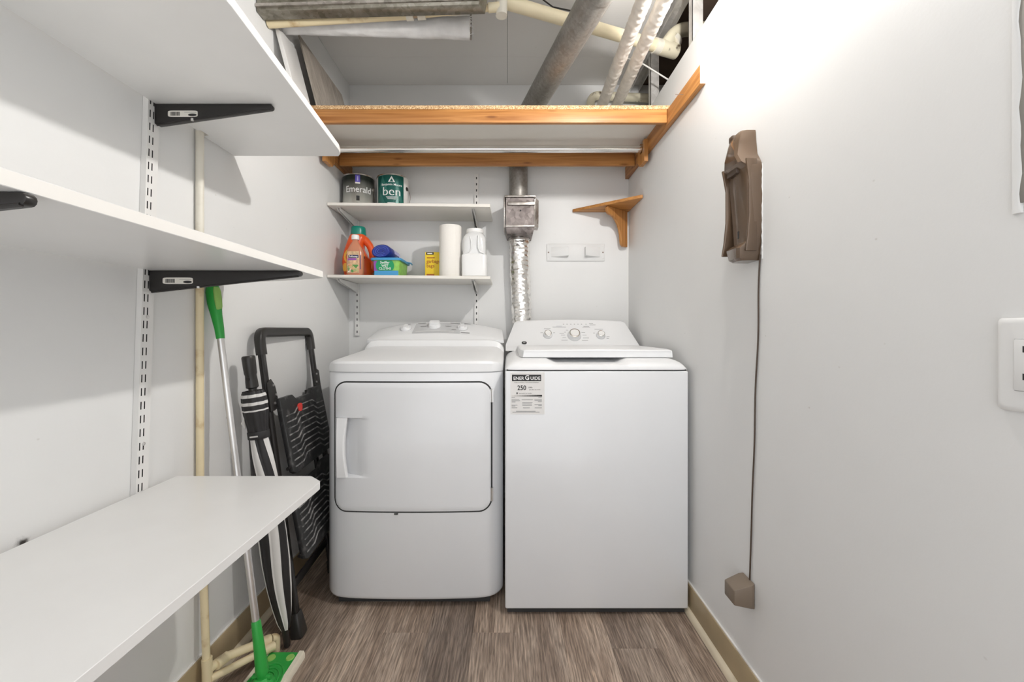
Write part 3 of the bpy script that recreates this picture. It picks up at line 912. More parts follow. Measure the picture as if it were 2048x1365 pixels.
# ------------------------------------------------------------------ slotted uprights and brackets
def upright(name, pts, width, depth, axis, cols, pitch, slot, label, group=None, screws=(), sw=0.0016):
    """pts: foot and head of the face centre line; axis 'L' stands off the left wall, 'B' off the back wall"""
    p0, p1 = Vector(pts[0]), Vector(pts[1])
    up = (p1 - p0).normalized(); Ln = (p1 - p0).length
    out = Vector((1, 0, 0)) if axis == 'L' else Vector((0, -1, 0))
    side = up.cross(out) * (-1 if axis == 'L' else 1)
    side.normalize()
    T = thing(name, label, 'shelf upright', p0, group)
    def pt(s, o, u): return p0 + side * s + out * o + up * u
    # slotted face: real holes
    half = width / 2
    ss = [-half]
    for c in cols: ss += [c - sw, c + sw]
    ss += [half]
    us = [0.0]; u = 0.016; k = 0
    while u + slot < Ln:
        us += [u, u + slot]; u += pitch
    us.append(Ln)
    b = MB(); vs = []; fs = []
    for uu in us:
        for s_ in ss: vs.append(pt(s_, 0, uu))
    n = len(ss)
    for i in range(len(us) - 1):
        for j in range(n - 1):
            if (i % 2 == 1) and (j % 2 == 1): continue
            fs.append((i*n+j, i*n+j+1, (i+1)*n+j+1, (i+1)*n+j))
    b.add(vs, fs)
    b.add([pt(-half, 0, 0), pt(-half, -depth, 0), pt(-half, -depth, Ln), pt(-half, 0, Ln)], [(0, 1, 2, 3)])
    b.add([pt(half, 0, 0), pt(half, -depth, 0), pt(half, -depth, Ln), pt(half, 0, Ln)], [(3, 2, 1, 0)])
    b.build('channel', 'white_metal', T, fix=False)
    e = 0.001
    b = MB(); b.add([pt(-half + e, -depth * 0.4, 0.002), pt(half - e, -depth * 0.4, 0.002), pt(half - e, -depth * 0.4, Ln - 0.002), pt(-half + e, -depth * 0.4, Ln - 0.002)], [(0, 1, 2, 3)])
    b.build('slot_shade', 'slot_dark', T, fix=False)  # dark sheet added inside so the slots look shaded
    for sc in screws:
        c = pt(0, 0, sc)
        b = MB(); b.tube([c - out * 0.001, c + out * 0.0012, c + out * 0.0022], [0.0045, 0.0045, 0.003], 12)
        b.build('screw', 'alu', T, smooth=40)
    return T

upright('shelf_upright', [(XL + 0.014, 1.012, 0.42), (XL + 0.014, 1.060, 1.72)], 0.034, 0.0135, 'L', (0.0005, 0.0105), 0.0325, 0.0185,
        'slotted white upright on left wall carrying the two black brackets', screws=(0.355, 0.662))
upright('shelf_upright', [(XL + 0.014, 0.43, 0.42), (XL + 0.014, 0.445, 1.72)], 0.034, 0.0135, 'L', (0.0005, 0.0105), 0.0325, 0.0185,
        'slotted white upright on left wall nearest the camera')
upright('shelf_upright', [(-0.8435, YB - 0.012, 1.016), (-0.8435, YB - 0.012, 1.66)], 0.024, 0.0115, 'B', (0.0,), 0.0345, 0.013, sw=0.0026, label=
        'slotted white upright on back wall under the paint cans')
upright('shelf_upright', [(-0.174, YB - 0.012, 1.016), (-0.174, YB - 0.012, 1.925)], 0.024, 0.0115, 'B', (0.0,), 0.0345, 0.013, sw=0.0026, label=
        'slotted white upright on back wall beside the exhaust duct')

def black_bracket(y, ztop, length, label, sticker=True):
    xa = XL + 0.0145
    T = thing('shelf_bracket', label, 'bracket', (xa, y, ztop - 0.054), 'black shelf brackets on the left wall')
    b = MB()
    xt = xa + length; r = 0.007
    q = [(xa, y - 0.006, ztop - 0.0008), (xt - r, y - 0.006, ztop - 0.0008)]
    for i in range(7):
        a = math.pi / 2 - math.pi * i / 6
        q.append((xt - r + r * math.cos(a), y - 0.006, ztop - 0.0008 - r + r * math.sin(a)))
    q += [(xa + 0.008, y - 0.006, ztop - 0.0545), (xa, y - 0.006, ztop - 0.050)]
    b.prism(q, (0, 0.012, 0)); B = b.build('arm', 'black_metal', T, bevel=0.0012)
    # rolled lower flange
    b = MB(); b.tube([(xa + 0.006, y - 0.005, ztop - 0.0535), (xt - 0.006, y - 0.005, ztop - 0.0145)], 0.0026, 10); b.build('flange', 'black_metal', T, smooth=40)
    for fx in (0.33,):
        xx = xa + length * fx
        b = MB(); b.tube([(xx, y - 0.009, ztop - 0.0535 + 0.039 * fx - 0.004), (xx, y - 0.009, ztop - 0.0535 + 0.039 * fx + 0.001)], 0.0035, 10); b.build('screw', 'alu', T, smooth=40)
    if sticker:
        sx = xa + 0.035; zs = ztop - 0.0185
        ys = y - 0.0062
        b = MB()
        b.loft([ellipse(sx + 0.036, ys - zz, 0, 0.037, 0.0078, 32, 7) for zz in (0.0, 0.0004)])
        for i, v in enumerate(b.v): b.v[i] = Vector((v.x, ys - (0.0004 if i >= 32 else 0), zs - 0.0075 + (v.y - (ys - (0.0004 if i >= 32 else 0.0)))))
        S_ = b.build('sticker', 'sticker', T, fix=False)
        b = MB()
        rnd = random.Random(3)
        xx = sx + 0.006
        while xx < sx + 0.028:
            w = rnd.choice((0.0006, 0.0009, 0.0014)); b.box(xx, xx + w, ys - 0.0007, ys - 0.0004, zs - 0.0125, zs - 0.003); xx += w + rnd.choice((0.0007, 0.0011))
        S2 = b.build('barcode', 'ink', T)
        b = MB(); b.loft([[Vector((sx + 0.060 + 0.0105 * math.cos(a), ys - dy, zs - 0.0105 + 0.0032 * math.sin(a))) for a in [2 * math.pi * i / 24 for i in range(24)]] for dy in (0.0004, 0.0007)])
        b.build('printed_logo', 'ink', T)
        MB().box(sx + 0.040, sx + 0.069, ys - 0.0007, ys - 0.0004, zs - 0.0045, zs - 0.0035).build('fine_print', 'ink_grey', T)
    return T
black_bracket(1.062, EYE + 0.563, 0.293, 'black steel shelf bracket with barcode sticker under the top left shelf')
black_bracket(1.046, EYE + 0.146, 0.372, 'longer black steel bracket with barcode sticker under the middle left shelf')
black_bracket(0.452, EYE + 0.146, 0.372, 'black bracket tip at the left picture edge under the middle shelf', sticker=False)

# left shelves
def slab(name, poly, z0, z1, label, edge='mel_edge'):
    T = thing(name, label, 'shelf', (sum(p[0] for p in poly) / len(poly), sum(p[1] for p in poly) / len(poly), z0), 'white melamine shelves on the left wall')
    b = MB(); b.prism([(x, y, z0) for x, y in poly], (0, 0, z1 - z0))
    o = b.build('board', [M['mel'], M[edge]], T, bevel=0.0008, bseg=1)
    for p in o.data.polygons:
        if abs(p.normal.z) < 0.3: p.material_index = 1
    for p in o.data.polygons: p.use_smooth = False
    return T
xi = -0.8765
slab('wall_shelf', [(xi, -0.45), (-0.478, -0.45), (-0.480, 0.74), (-0.528, 1.33), (-0.536, 1.362), (-0.548, 1.378), (-0.885, 1.376), (-0.884, 1.235), (-0.866, 1.232), (-0.866, 1.200), (xi, 1.200)], EYE + 0.563, EYE + 0.582, 'highest of the three white shelves on the left wall')
rag = [(-0.5165, 1.19), (-0.520, 1.196)]
rnd = random.Random(5)
for i in range(1, 40):
    s = i / 40
    rag.append((-0.522 - 0.345 * s, 1.197 + 0.135 * s ** 0.8 + rnd.uniform(-0.0018, 0.0018)))
slab('wall_shelf', [(xi, -0.45), (-0.503, -0.45), (-0.5165, 1.19)] + rag[1:] + [(xi, 1.332), (xi, 1.232), (-0.866, 1.232), (-0.866, 1.200), (xi, 1.200)], EYE + 0.146, EYE + 0.164, 'middle white shelf on the left wall with a rough-cut end')
slab('wall_shelf', [(XL + 0.016, -0.45), (-0.476, -0.45), (-0.476, 1.078), (-0.480, 1.088), (-0.515, 1.121), (-0.523, 1.1245), (XL + 0.016, 1.1245)], EYE - 0.4055, EYE - 0.387, 'lowest and widest-looking white shelf on left, seen from above', 'mel')

# back shelves with white brackets
def back_shelf(zl, zr, label):
    T = thing('storage_shelf', label, 'shelf', (-0.49, 2.24, zl), 'cream shelves on the back wall')
    b = MB(); x0, x1, y0, y1 = XL + 0.003, -0.085, 2.095, YB - 0.013
    t = 0.0145
    b.loft([[(x0, y0, zl), (x0, y1, zl), (x0, y1, zl + t), (x0, y0, zl + t)], [(x1, y0, zr), (x1, y1, zr), (x1, y1, zr + t), (x1, y0, zr + t)]])
    b.build('board', 'mel_cream', T, bevel=0.001, bseg=1)
    for xb in (-0.8435, -0.174):
        z = zl + (zr - zl) * (xb - x0) / (x1 - x0) - 0.0008
        b = MB()
        for dx in (-0.0065, 0.0053):
            b.prism([(xb + dx, YB - 0.013, z), (xb + dx, 2.125, z), (xb + dx, 2.122, z - 0.008), (xb + dx, 2.13, z - 0.016), (xb + dx, YB - 0.013, z - 0.052)], (0.0012, 0, 0))
        b.box(xb - 0.0065, xb + 0.0065, 2.125, YB - 0.013, z - 0.0012, z)
        b.build('bracket', 'white_metal', T, bevel=0.0)
back_shelf(EYE + 0.614, EYE + 0.606, 'upper cream shelf on back wall holding two paint cans')
back_shelf(EYE + 0.258, EYE + 0.250, 'lower cream shelf on back wall holding cleaning supplies')
Z1 = EYE + 0.614 + 0.0145
Z2 = EYE + 0.258 + 0.0145
def shelf1(x): return EYE + 0.614 + 0.0145 - 0.008 * (x + 0.889) / 0.804
def shelf2(x): return EYE + 0.258 + 0.0145 - 0.008 * (x + 0.889) / 0.804

# ------------------------------------------------------------------ paint cans
def arc_patch(cx, cy, R, a0, a1, z0, z1, n=24, m=2):
    return [[Vector((cx + R * math.sin(a0 + (a1 - a0) * i / n), cy - R * math.cos(a0 + (a1 - a0) * i / n), z0 + (z1 - z0) * j / m)) for j in range(m + 1)] for i in range(n + 1)]

def can(cx, cy, mats, label):
    z = shelf1(cx); R = 0.081; h = 0.187
    T = thing('paint_can', label, 'paint can', (cx, cy, z), 'paint cans on the upper back shelf')
    b = MB(); b.loft([ellipse(cx, cy, z + 0.0005, R + 0.001, R + 0.001, 56), ellipse(cx, cy, z + 0.004, R + 0.0015, R + 0.0015, 56), ellipse(cx, cy, z + 0.006, R, R, 56), ellipse(cx, cy, z + h - 0.008, R, R, 56)])
    b.build('body', mats, T, smooth=40)
    b = MB(); b.loft([ellipse(cx, cy, z + h - 0.008, R, R, 56), ellipse(cx, cy, z + h - 0.006, R + 0.003, R + 0.003, 56), ellipse(cx, cy, z + h - 0.001, R + 0.003, R + 0.003, 56), ellipse(cx, cy, z + h, R + 0.0015, R + 0.0015, 56),
                      ellipse(cx, cy, z + h - 0.006, R - 0.006, R - 0.006, 56), ellipse(cx, cy, z + h - 0.006, 0.01, 0.01, 56)])
    b.build('rim', 'can_rim', T, smooth=35)
    return T, z, R, h
T, z, R, h = can(-0.801, 2.288, 'can_dark', 'dark grey to silver paint can with a purple tag, leftmost')
bend = lambda cx, cy, R, a, zz: (cx, cy, R, a, zz)
cx, cy = -0.801, 2.288
A0 = 0.32                                              # the print faces the middle of the room
b = MB(); b.loft(arc_patch(cx, cy, R + 0.0005, A0 - 0.20, A0 + 0.10, z + 0.140, z + h - 0.009), cap=False, closed=False); b.build('purple_tag', 'purple', T, fix=False)
b = MB(); b.loft(arc_patch(cx, cy, R + 0.0006, A0 - 0.20, A0 + 0.10, z + 0.133, z + 0.141), cap=False, closed=False); b.build('tag_foot', 'sticker', T, fix=False)
b = MB(); b.loft(arc_patch(cx, cy, R + 0.0009, A0 - 0.09, A0 - 0.01, z + 0.148, z + 0.172, 6), cap=False, closed=False); b.build('tag_emblem', 'lavender', T, fix=False)
text('lettering', 'Emerald', 0.047, None, 'white_ink', T, bend(cx, cy, R, A0 + 0.0, z + 0.104), sx=0.9)
b = MB(); b.loft(arc_patch(cx, cy, R + 0.0006, A0 - 0.13, A0 + 0.07, z + 0.045, z + 0.071, 8), cap=False, closed=False); b.build('dark_square', 'ink', T, fix=False)
for (a, c, zz) in ((-0.2, 0.14, 0.086), (-0.12, 0.08, 0.032), (-0.75, -0.45, 0.012)):
    b = MB(); b.loft(arc_patch(cx, cy, R + 0.0006, A0 + a, A0 + c, z + zz, z + zz + 0.002, 8, 1), cap=False, closed=False); b.build('fine_print', 'ink_grey', T, fix=False)
def can_ear(T, cx, cy, R, zz, a, mat='can_rim'):
    p = Vector((cx + R * math.sin(a), cy - R * math.cos(a), zz)); n = Vector((math.sin(a), -math.cos(a), 0))
    b = MB(); b.tube([p - n * 0.002, p + n * 0.002, p + n * 0.006], [0.011, 0.011, 0.006], 14); b.build('handle_ear', mat, T, smooth=40)
can_ear(T, cx, cy, R, z + 0.120, 1.45)
b = MB(); b.tube([(cx + 0.083 * math.sin(a) , cy - 0.083 * math.cos(a) - 0.003, z + 0.118 - 0.085 * math.sin((a - 1.45) / 1.0 * 1.2)) for a in [1.45 + 0.1 * i for i in range(9)]], 0.0016, 8); b.build('wire_handle', 'can_rim', T, smooth=40)

T, z, R, h = can(-0.617, 2.288, 'can_white', 'dark green paint can with white lettering, right of the other can')
cx, cy = -0.617, 2.288; A0 = 0.20
b = MB(); b.loft(arc_patch(cx, cy, R + 0.0004, A0 - 1.12, A0 + 0.80, z + 0.006, z + h - 0.008, 40), cap=False, closed=False); W = b.build('label_wrap', 'can_green', T, fix=False)
b = MB(); b.loft(arc_patch(cx, cy, R + 0.0006, A0 - 1.0, A0 + 0.74, z + 0.0065, z + 0.020, 30), cap=False, closed=False); b.build('red_band', 'can_red', T, fix=False)
def tri(T, a, zb, w, hh, mat, lift):
    b = MB(); n = 8; rings = []
    for i in range(n + 1):
        s = i / n; half = (w / 2) * (1 - s) / R
        rings.append([Vector((cx + (R + lift) * math.sin(a + half * k), cy - (R + lift) * math.cos(a + half * k), zb + hh * s)) for k in (-1, -0.5, 0, 0.5, 1)])
    b.loft(rings, cap=False, closed=False); return b.build('peak_emblem', mat, T, fix=False)
tri(T, A0 - 0.62, z + 0.075, 0.075, 0.105, 'can_green_light', 0.0006)
tri(T, A0 + 0.42, z + 0.02, 0.07, 0.10, 'can_green_light', 0.0006)
tri(T, A0 - 0.78, z + 0.03, 0.06, 0.06, 'can_green_light', 0.0006)
tri(T, A0 - 0.02, z + 0.143, 0.036, 0.032, 'white_ink', 0.0009)
tri(T, A0 - 0.02, z + 0.145, 0.018, 0.017, 'can_green', 0.0012)
text('lettering', 'Benjamin Moore', 0.0165, None, 'white_ink', T, bend(cx, cy, R, A0 - 0.02, z + 0.130), thick=0.0001)
text('lettering', 'ben', 0.062, None, 'white_ink', T, bend(cx, cy, R, A0 - 0.02, z + 0.093), sx=1.08)
for (a, c, zz, hh) in ((-0.38, 0.33, 0.066, 0.0022), (-0.34, 0.30, 0.060, 0.0022), (-0.28, 0.24, 0.054, 0.0022), (-0.28, 0.22, 0.032, 0.004), (-0.36, 0.32, 0.024, 0.002), (-0.18, 0.12, 0.010, 0.004)):
    b = MB(); b.loft(arc_patch(cx, cy, R + 0.0009, A0 + a, A0 + c, z + zz, z + zz + hh, 10, 1), cap=False, closed=False); b.build('fine_print', 'white_ink', T, fix=False)
can_ear(T, cx, cy, R, z + 0.125, 1.35, 'black_plastic')
b = MB(); b.tube([(cx + 0.084 * math.sin(1.35) + 0.004 + 0.012 * math.sin(math.pi * s), cy - 0.084 * math.cos(1.35), z + 0.122 - 0.085 * s) for s in [i / 10 for i in range(11)]], 0.0011, 8); b.build('wire_handle', 'rust', T, smooth=40)

# ------------------------------------------------------------------ detergent jug
def detergent():
    cy = 2.235; z = shelf2(-0.78)
    T = thing('detergent_jug', 'large orange laundry detergent jug with a teal cap', 'detergent', (-0.78, cy, z))
    sec = [(0.0005, -0.778, 0.066, 0.050), (0.006, -0.778, 0.072, 0.055), (0.04, -0.782, 0.076, 0.056), (0.08, -0.788, 0.076, 0.056), (0.11, -0.797, 0.064, 0.054), (0.15, -0.803, 0.048, 0.048), (0.18, -0.797, 0.044, 0.044), (0.205, -0.787, 0.045, 0.042), (0.222, -0.785, 0.040, 0.039), (0.228, -0.784, 0.034, 0.034)]
    b = MB(); b.loft([ellipse(c, cy, z + dz, rx, ry, 40, 2.6) for dz, c, rx, ry in sec]); body = b.build('body', 'orange', T, smooth=45)
    b = MB(); b.tube([(-0.765, cy, z + 0.205), (-0.745, cy, z + 0.196), (-0.724, cy, z + 0.170), (-0.711, cy, z + 0.135), (-0.706, cy, z + 0.090), (-0.714, cy, z + 0.05), (-0.735, cy, z + 0.03)], [0.022, 0.0185, 0.0165, 0.016, 0.017, 0.02, 0.022], 18, flat=1.1)
    b.build('handle', 'orange', T, smooth=50)
    b = MB(); b.loft([ellipse(-0.784, cy, z + dz, r, r, 48) for dz, r in ((0.224, 0.0385), (0.228, 0.0392), (0.255, 0.0372), (0.264, 0.036), (0.268, 0.033))]); b.build('cap', 'teal', T, smooth=40)
    # label on the belly
    def patch(name, mat, zc, wx, wz, lift, dx=0.0):
        rings = []
        for i in range(17):
            a = 2 * math.pi * i / 16
            rings.append((dx + wx * math.cos(a), zc + wz * math.sin(a)))
        pts = []
        for (px, pz) in rings[:-1]:
            # ride on the belly surface
            rx, ry, c = 0.074, 0.056, -0.788
            u = max(-0.98, min(0.98, (px) / rx))
            yy = cy - ry * (1 - abs(u) ** 2.6) ** (1 / 2.6) - lift
            pts.append(Vector((c + px, yy, z + pz)))
        b = MB(); cpt = sum(pts, Vector()) / len(pts); cpt.y = min(p.y for p in pts)
        b.add([cpt] + pts, [(0, i + 1, (i + 1) % 16 + 1) for i in range(16)])
        b.build(name, mat, T, fix=False)
    patch('label_ring', 'label_yellow', 0.105, 0.055, 0.045, 0.003)
    patch('label_core', 'orange', 0.102, 0.042, 0.034, 0.0042)
    patch('label_flash', 'label_yellow', 0.050, 0.018, 0.022, 0.003, -0.045)
    text('lettering', 'Tide', 0.050, facing(-0.776, cy - 0.0615, z + 0.100) @ Matrix.Rotation(0.15, 4, 'Z'), 'navy', T, thick=0.0015)
detergent()

def soap():
    cx, cy = -0.763, 2.132; z = shelf2(cx)
    T = thing('soap_bottle', 'clear peach soap refill bottle with white cap before the orange jug', 'bottle', (cx, cy, z))
    sec = [(0.0005, 0.037, 0.020), (0.006, 0.041, 0.023), (0.05, 0.042, 0.024), (0.115, 0.041, 0.024), (0.130, 0.037, 0.023), (0.145, 0.029, 0.020), (0.160, 0.020, 0.016), (0.172, 0.013, 0.012), (0.182, 0.0125, 0.012)]
    b = MB(); b.loft([ellipse(cx, cy, z + dz, rx, ry, 36, 3.0) for dz, rx, ry in sec]); b.build('body', 'peach', T, smooth=45)
    b = MB(); b.loft([ellipse(cx, cy, z + dz, r, r, 32) for dz, r in ((0.180, 0.0185), (0.182, 0.019), (0.200, 0.0185), (0.2035, 0.0165))]); b.build('cap', 'white_plastic', T, smooth=40)
    def lab(name, mat, x0, x1, z0, z1, lift):
        rings = []
        for i in range(13):
            px = x0 + (x1 - x0) * i / 12
            yy = cy - 0.024 * (1 - min(0.98, abs(px) / 0.042) ** 3) ** (1 / 3) - lift
            rings.append([Vector((cx + px, yy, z + zz)) for zz in (z0, z1)])
        b = MB(); b.loft(rings, cap=False, closed=False); b.build(name, mat, T, fix=False)
    lab('front_label', 'peach_label', -0.034, 0.026, 0.012, 0.118, 0.0008)
    lab('floral_print', 'floral', -0.034, 0.026, 0.014, 0.052, 0.0012)
    lab('name_band', 'navy', -0.026, 0.024, 0.086, 0.100, 0.0014)
    lab('name_swoosh', 'tub_purple', -0.030, 0.014, 0.074, 0.084, 0.0014)
    lab('side_strip', 'navy', 0.030, 0.0335, 0.03, 0.10, 0.0008)
    text('lettering', 'Softsoap', 0.0125, facing(cx - 0.001, cy - 0.0262, z + 0.0925), 'white_ink', T, thick=0.0002)
soap()

# ------------------------------------------------------------------ tub of wet cloths + roll of bags
def tub():
    x0, x1, y0, y1 = -0.680, -0.536, 2.118, 2.318
    z = shelf2(-0.6); cx = (x0 + x1) / 2; cy = (y0 + y1) / 2; hx = (x1 - x0) / 2; hy = (y1 - y0) / 2
    T = thing('wipes_tub', 'low green and blue plastic tub of wet cleaning cloths', 'tub', (cx, cy, z))
    hgt = 0.082
    b = MB(); b.loft([ellipse(cx, cy, z + dz, hx - ins, hy - ins, 40, 9) for dz, ins in ((0.0005, 0.012), (0.004, 0.009), (hgt, 0.003))]); b.build('body', 'tub_green', T, smooth=40)
    b = MB(); b.loft([ellipse(cx, cy, z + dz, hx + ins, hy + ins, 40, 9) for dz, ins in ((hgt - 0.004, 0.006), (hgt + 0.004, 0.008), (hgt + 0.007, 0.006), (hgt + 0.009, 0.0))]); b.build('lid', 'tub_blue', T, smooth=40)
    b = MB(); b.tube([(x1 + 0.006, y1 - 0.07, z + hgt + 0.004), (x1 + 0.016, y1 - 0.03, z + hgt + 0.006), (x1 + 0.014, y1 + 0.005, z + hgt + 0.004)], 0.004, 8); b.build('lid_tab', 'tub_blue', T, smooth=40)
    yy = lambda zz: y0 + 0.009 - 0.006 * (zz / hgt) - 0.0012
    def quad(name, mat, xa, xb, za, zb, lift=0.0):
        b = MB(); b.add([(xa, yy(za) - lift, z + za), (xb, yy(za) - lift, z + za), (xb, yy(zb) - lift, z + zb), (xa, yy(zb) - lift, z + zb)], [(0, 1, 2, 3)]); b.build(name, mat, T, fix=False)
    quad('blue_band', 'tub_blue', x0 + 0.014, x1 - 0.010, 0.003, 0.026)
    quad('purple_band', 'tub_purple', x0 + 0.012, x0 + 0.032, 0.026, 0.074)
    b = MB(); n = 28
    pts = []
    for i in range(n):
        a = 2 * math.pi * i / n
        zz = min(0.076, max(0.027, 0.050 + 0.040 * math.sin(a)))
        pts.append((cx - 0.004 + 0.046 * math.cos(a), yy(zz) - 0.0006, z + zz))
    b.add(pts, [tuple(range(n))]); b.build('round_emblem', 'tub_emblem', T, fix=False)
    for s, zz, sz in (('Swiffer', 0.066, 0.017), ('WET', 0.050, 0.016), ('CLOTHS', 0.036, 0.016)):
        text('lettering', s, sz, facing(cx - 0.004, yy(zz) - 0.0012, z + zz), 'white_ink', T, thick=0.0003)
    # roll of blue bags lying on the lid
    zr = z + hgt + 0.0095
    T2 = thing('bag_roll', 'roll of dark blue plastic bags lying on the tub', 'bag roll', (-0.632, 2.2, zr))
    prof = []
    def outline(k, n=40):
        out = []
        for i in range(n):
            a = 2 * math.pi * i / n
            x = 0.047 * math.cos(a); zz = 0.034 * math.sin(a) * (1.0 if math.sin(a) > 0 else 0.92)
            x += 0.006 * (zz / 0.034)
            out.append((x * k, zz * k))
        return out
    cz = zr + 0.0318
    rings = []
    for (y, k) in ((2.122, 0.2), (2.120, 0.55), (2.121, 0.93), (2.126, 1.0), (2.23, 1.0), (2.30, 0.97), (2.312, 0.8)):
        rings.append([Vector((-0.632 + x, y, cz + zz)) for x, zz in outline(k)])
    b = MB(); b.loft(rings); b.build('film', ['blue_film', 'lavender'], T2, smooth=50)
    for k, a0 in ((0.78, 0.0), (0.56, 0.5), (0.34, 0.9)):
        o = outline(k)
        pts = [(-0.632 + x, 2.1195, cz + zz) for x, zz in o]
        st = int(a0 * 6)
        pts = pts[st:] + pts[:st]
        b = MB(); b.tube(pts[:34], 0.0011, 6); b.build('film_fold', 'blue_film_edge', T2, smooth=40)
    b = MB(); rings = []
    for y in (2.20, 2.313):
        rings.append([Vector((-0.632 + x * 1.012, y, cz + zz * 1.02)) for x, zz in outline(1.0)[:17]])
    b.loft(rings, cap=False, closed=False); b.build('top_highlight', 'lavender', T2, smooth=50, fix=False)  # lavender patch paints the highlight on top of the roll
tub()

# ------------------------------------------------------------------ box of bags, paper towel, jug
def bagbox():
    x0, x1, y0, y1 = -0.428, -0.352, 2.205, 2.262
    z = shelf2(-0.39)
    T = thing('garbage_bag_box', 'small yellow cardboard box of garbage bags', 'box', ((x0 + x1) / 2, 2.23, z))
    b = MB(); b.box(x0, x1, y0, y1, z + 0.0005, z + 0.136); b.build('carton', 'yellow', T, bevel=0.001, bseg=1)
    MB().box(x0 + 0.006, x0 + 0.045, y0 - 0.0006, y0 - 0.0001, z + 0.122, z + 0.135).build('black_tab', 'ink', T)
    MB().box(x0 + 0.012, x0 + 0.038, y0 - 0.001, y0 - 0.0006, z + 0.126, z + 0.1305).build('tab_print', 'sticker', T)
    MB().box(x0 + 0.010, x0 + 0.05, y0 - 0.0006, y0 - 0.0001, z + 0.1035, z + 0.1085).build('fine_print', 'brown_ink', T)
    text('lettering', 'garbage', 0.0255, facing(x0 + 0.008, y0 - 0.0004, z + 0.087), 'brown_ink', T, thick=0.0003, align='LEFT', sx=0.92)
    text('lettering', 'bags', 0.0255, facing(x0 + 0.008, y0 - 0.0004, z + 0.064), 'brown_ink', T, thick=0.0003, align='LEFT', sx=0.92)
    MB().box(x0 + 0.008, x0 + 0.048, y0 - 0.0006, y0 - 0.0001, z + 0.010, z + 0.022).build('bottom_print', 'brown_ink', T)
bagbox()
cx, cy = -0.2935, 2.185; z = shelf2(cx)
T = thing('paper_towel_roll', 'standing roll of white paper towel', 'paper towel', (cx, cy, z))
b = MB(); R = 0.0565
b.loft([ellipse(cx, cy, z + dz, r, r, 56) for dz, r in ((0.0005, R - 0.001), (0.003, R), (0.262, R), (0.265, R - 0.002), (0.265, 0.021), (0.02, 0.021))], cap=False); b.build('paper', 'paper', T, smooth=40)
b = MB(); b.loft([ellipse(cx, cy, z + dz, r, r, 32) for dz, r in ((0.001, 0.0208), (0.266, 0.0208), (0.266, 0.019), (0.001, 0.019))], cap=False); b.build('core', 'card', T, smooth=40)
b = MB(); b.loft(arc_patch(cx, cy, R + 0.0008, 0.65, 1.0, z + 0.001, z + 0.262, 6), cap=False, closed=False); b.build('loose_sheet', 'paper', T, fix=False)

cx, cy = -0.168, 2.188; z = shelf2(cx) + 0.0008
T = thing('storage_jug', 'square milky plastic jug of white powder with white lid', 'jug', (cx, cy, z))
b = MB(); b.loft([ellipse(cx, cy, z + dz, rx, ry, 48, e) for dz, rx, ry, e in ((0.0005, 0.060, 0.060, 6), (0.005, 0.0645, 0.0645, 6), (0.105, 0.0655, 0.0655, 6), (0.112, 0.0635, 0.0635, 6), (0.116, 0.0595, 0.062, 5))]); b.build('lower_body', 'jug_lower', T, smooth=40)
b = MB(); b.loft([ellipse(cx, cy, z + dz, rx, ry, 48, e) for dz, rx, ry, e in ((0.114, 0.0592, 0.0615, 5), (0.150, 0.0592, 0.060, 4.5), (0.190, 0.0590, 0.059, 4), (0.205, 0.0565, 0.0565, 3.4), (0.217, 0.051, 0.051, 2.8), (0.225, 0.044, 0.044, 2.2), (0.230, 0.0405, 0.0405, 2), (0.236, 0.040, 0.040, 2))]); b.build('upper_body', 'jug_upper', T, smooth=45)
b = MB(); b.tube([(cx + 0.022, cy - 0.058, z + 0.205), (cx + 0.021, cy - 0.0655, z + 0.18), (cx + 0.021, cy - 0.066, z + 0.145), (cx + 0.030, cy - 0.0645, z + 0.124), (cx + 0.052, cy - 0.060, z + 0.115)], 0.004, 10); b.build('grip_ridge', 'jug_upper', T, smooth=50)
b = MB(); b.tube([(cx - 0.022, cy - 0.056, z + 0.205), (cx - 0.012, cy - 0.0645, z + 0.17), (cx - 0.014, cy - 0.0645, z + 0.14), (cx - 0.026, cy - 0.0635, z + 0.122), (cx - 0.05, cy - 0.058, z + 0.114)], 0.003, 10); b.build('grip_ridge', 'jug_upper', T, smooth=50)
b = MB(); b.loft([ellipse(cx, cy, z + dz, r, r, 56) for dz, r in ((0.230, 0.0425), (0.232, 0.0435), (0.246, 0.0432), (0.249, 0.0415), (0.2495, 0.030))]); b.build('lid', 'white_plastic', T, smooth=40)

# ------------------------------------------------------------------ corner shelf
def corner_shelf():
    T = thing('corner_shelf', 'small triangular orange pine corner shelf with a curved bracket', 'shelf', (0.60, 2.30, 1.52))
    z1 = 1.727; z0 = z1 - 0.0155
    e = 0.003
    q = [(XR - e, YB - e, z0), (0.366, YB - e, z0), (0.366, YB - 0.012, z0), (XR - 0.016, 2.131, z0), (XR - e, 2.131, z0)]
    b = MB(); b.prism(q, (0, 0, z1 - z0)); b.build('board', 'wood_s', T, bevel=0.001, bseg=1)
    # scalloped bracket standing out of the corner
    dirv = Vector((-0.77, -0.64, 0)).normalized(); perp = Vector((dirv.y, -dirv.x, 0)) * 0.0075
    c0 = Vector((XR - 0.012, YB - 0.012, 0))
    prof = [(0.006, z0 - 0.001), (0.180, z0 - 0.001), (0.186, z0 - 0.010), (0.186, z0 - 0.026), (0.180, z0 - 0.036), (0.168, z0 - 0.042), (0.150, z0 - 0.045), (0.128, z0 - 0.052), (0.106, z0 - 0.066), (0.088, z0 - 0.086), (0.074, z0 - 0.112), (0.066, z0 - 0.140), (0.063, z0 - 0.168), (0.060, z0 - 0.185), (0.052, z0 - 0.195), (0.040, z0 - 0.200), (0.006, z0 - 0.200)]
    b = MB(); b.prism([tuple(c0 + dirv * s + perp + Vector((0, 0, zz))) for s, zz in prof], tuple(-2 * perp)); br = b.build('bracket', 'wood_z', T, bevel=0.0012, bseg=1)
corner_shelf()

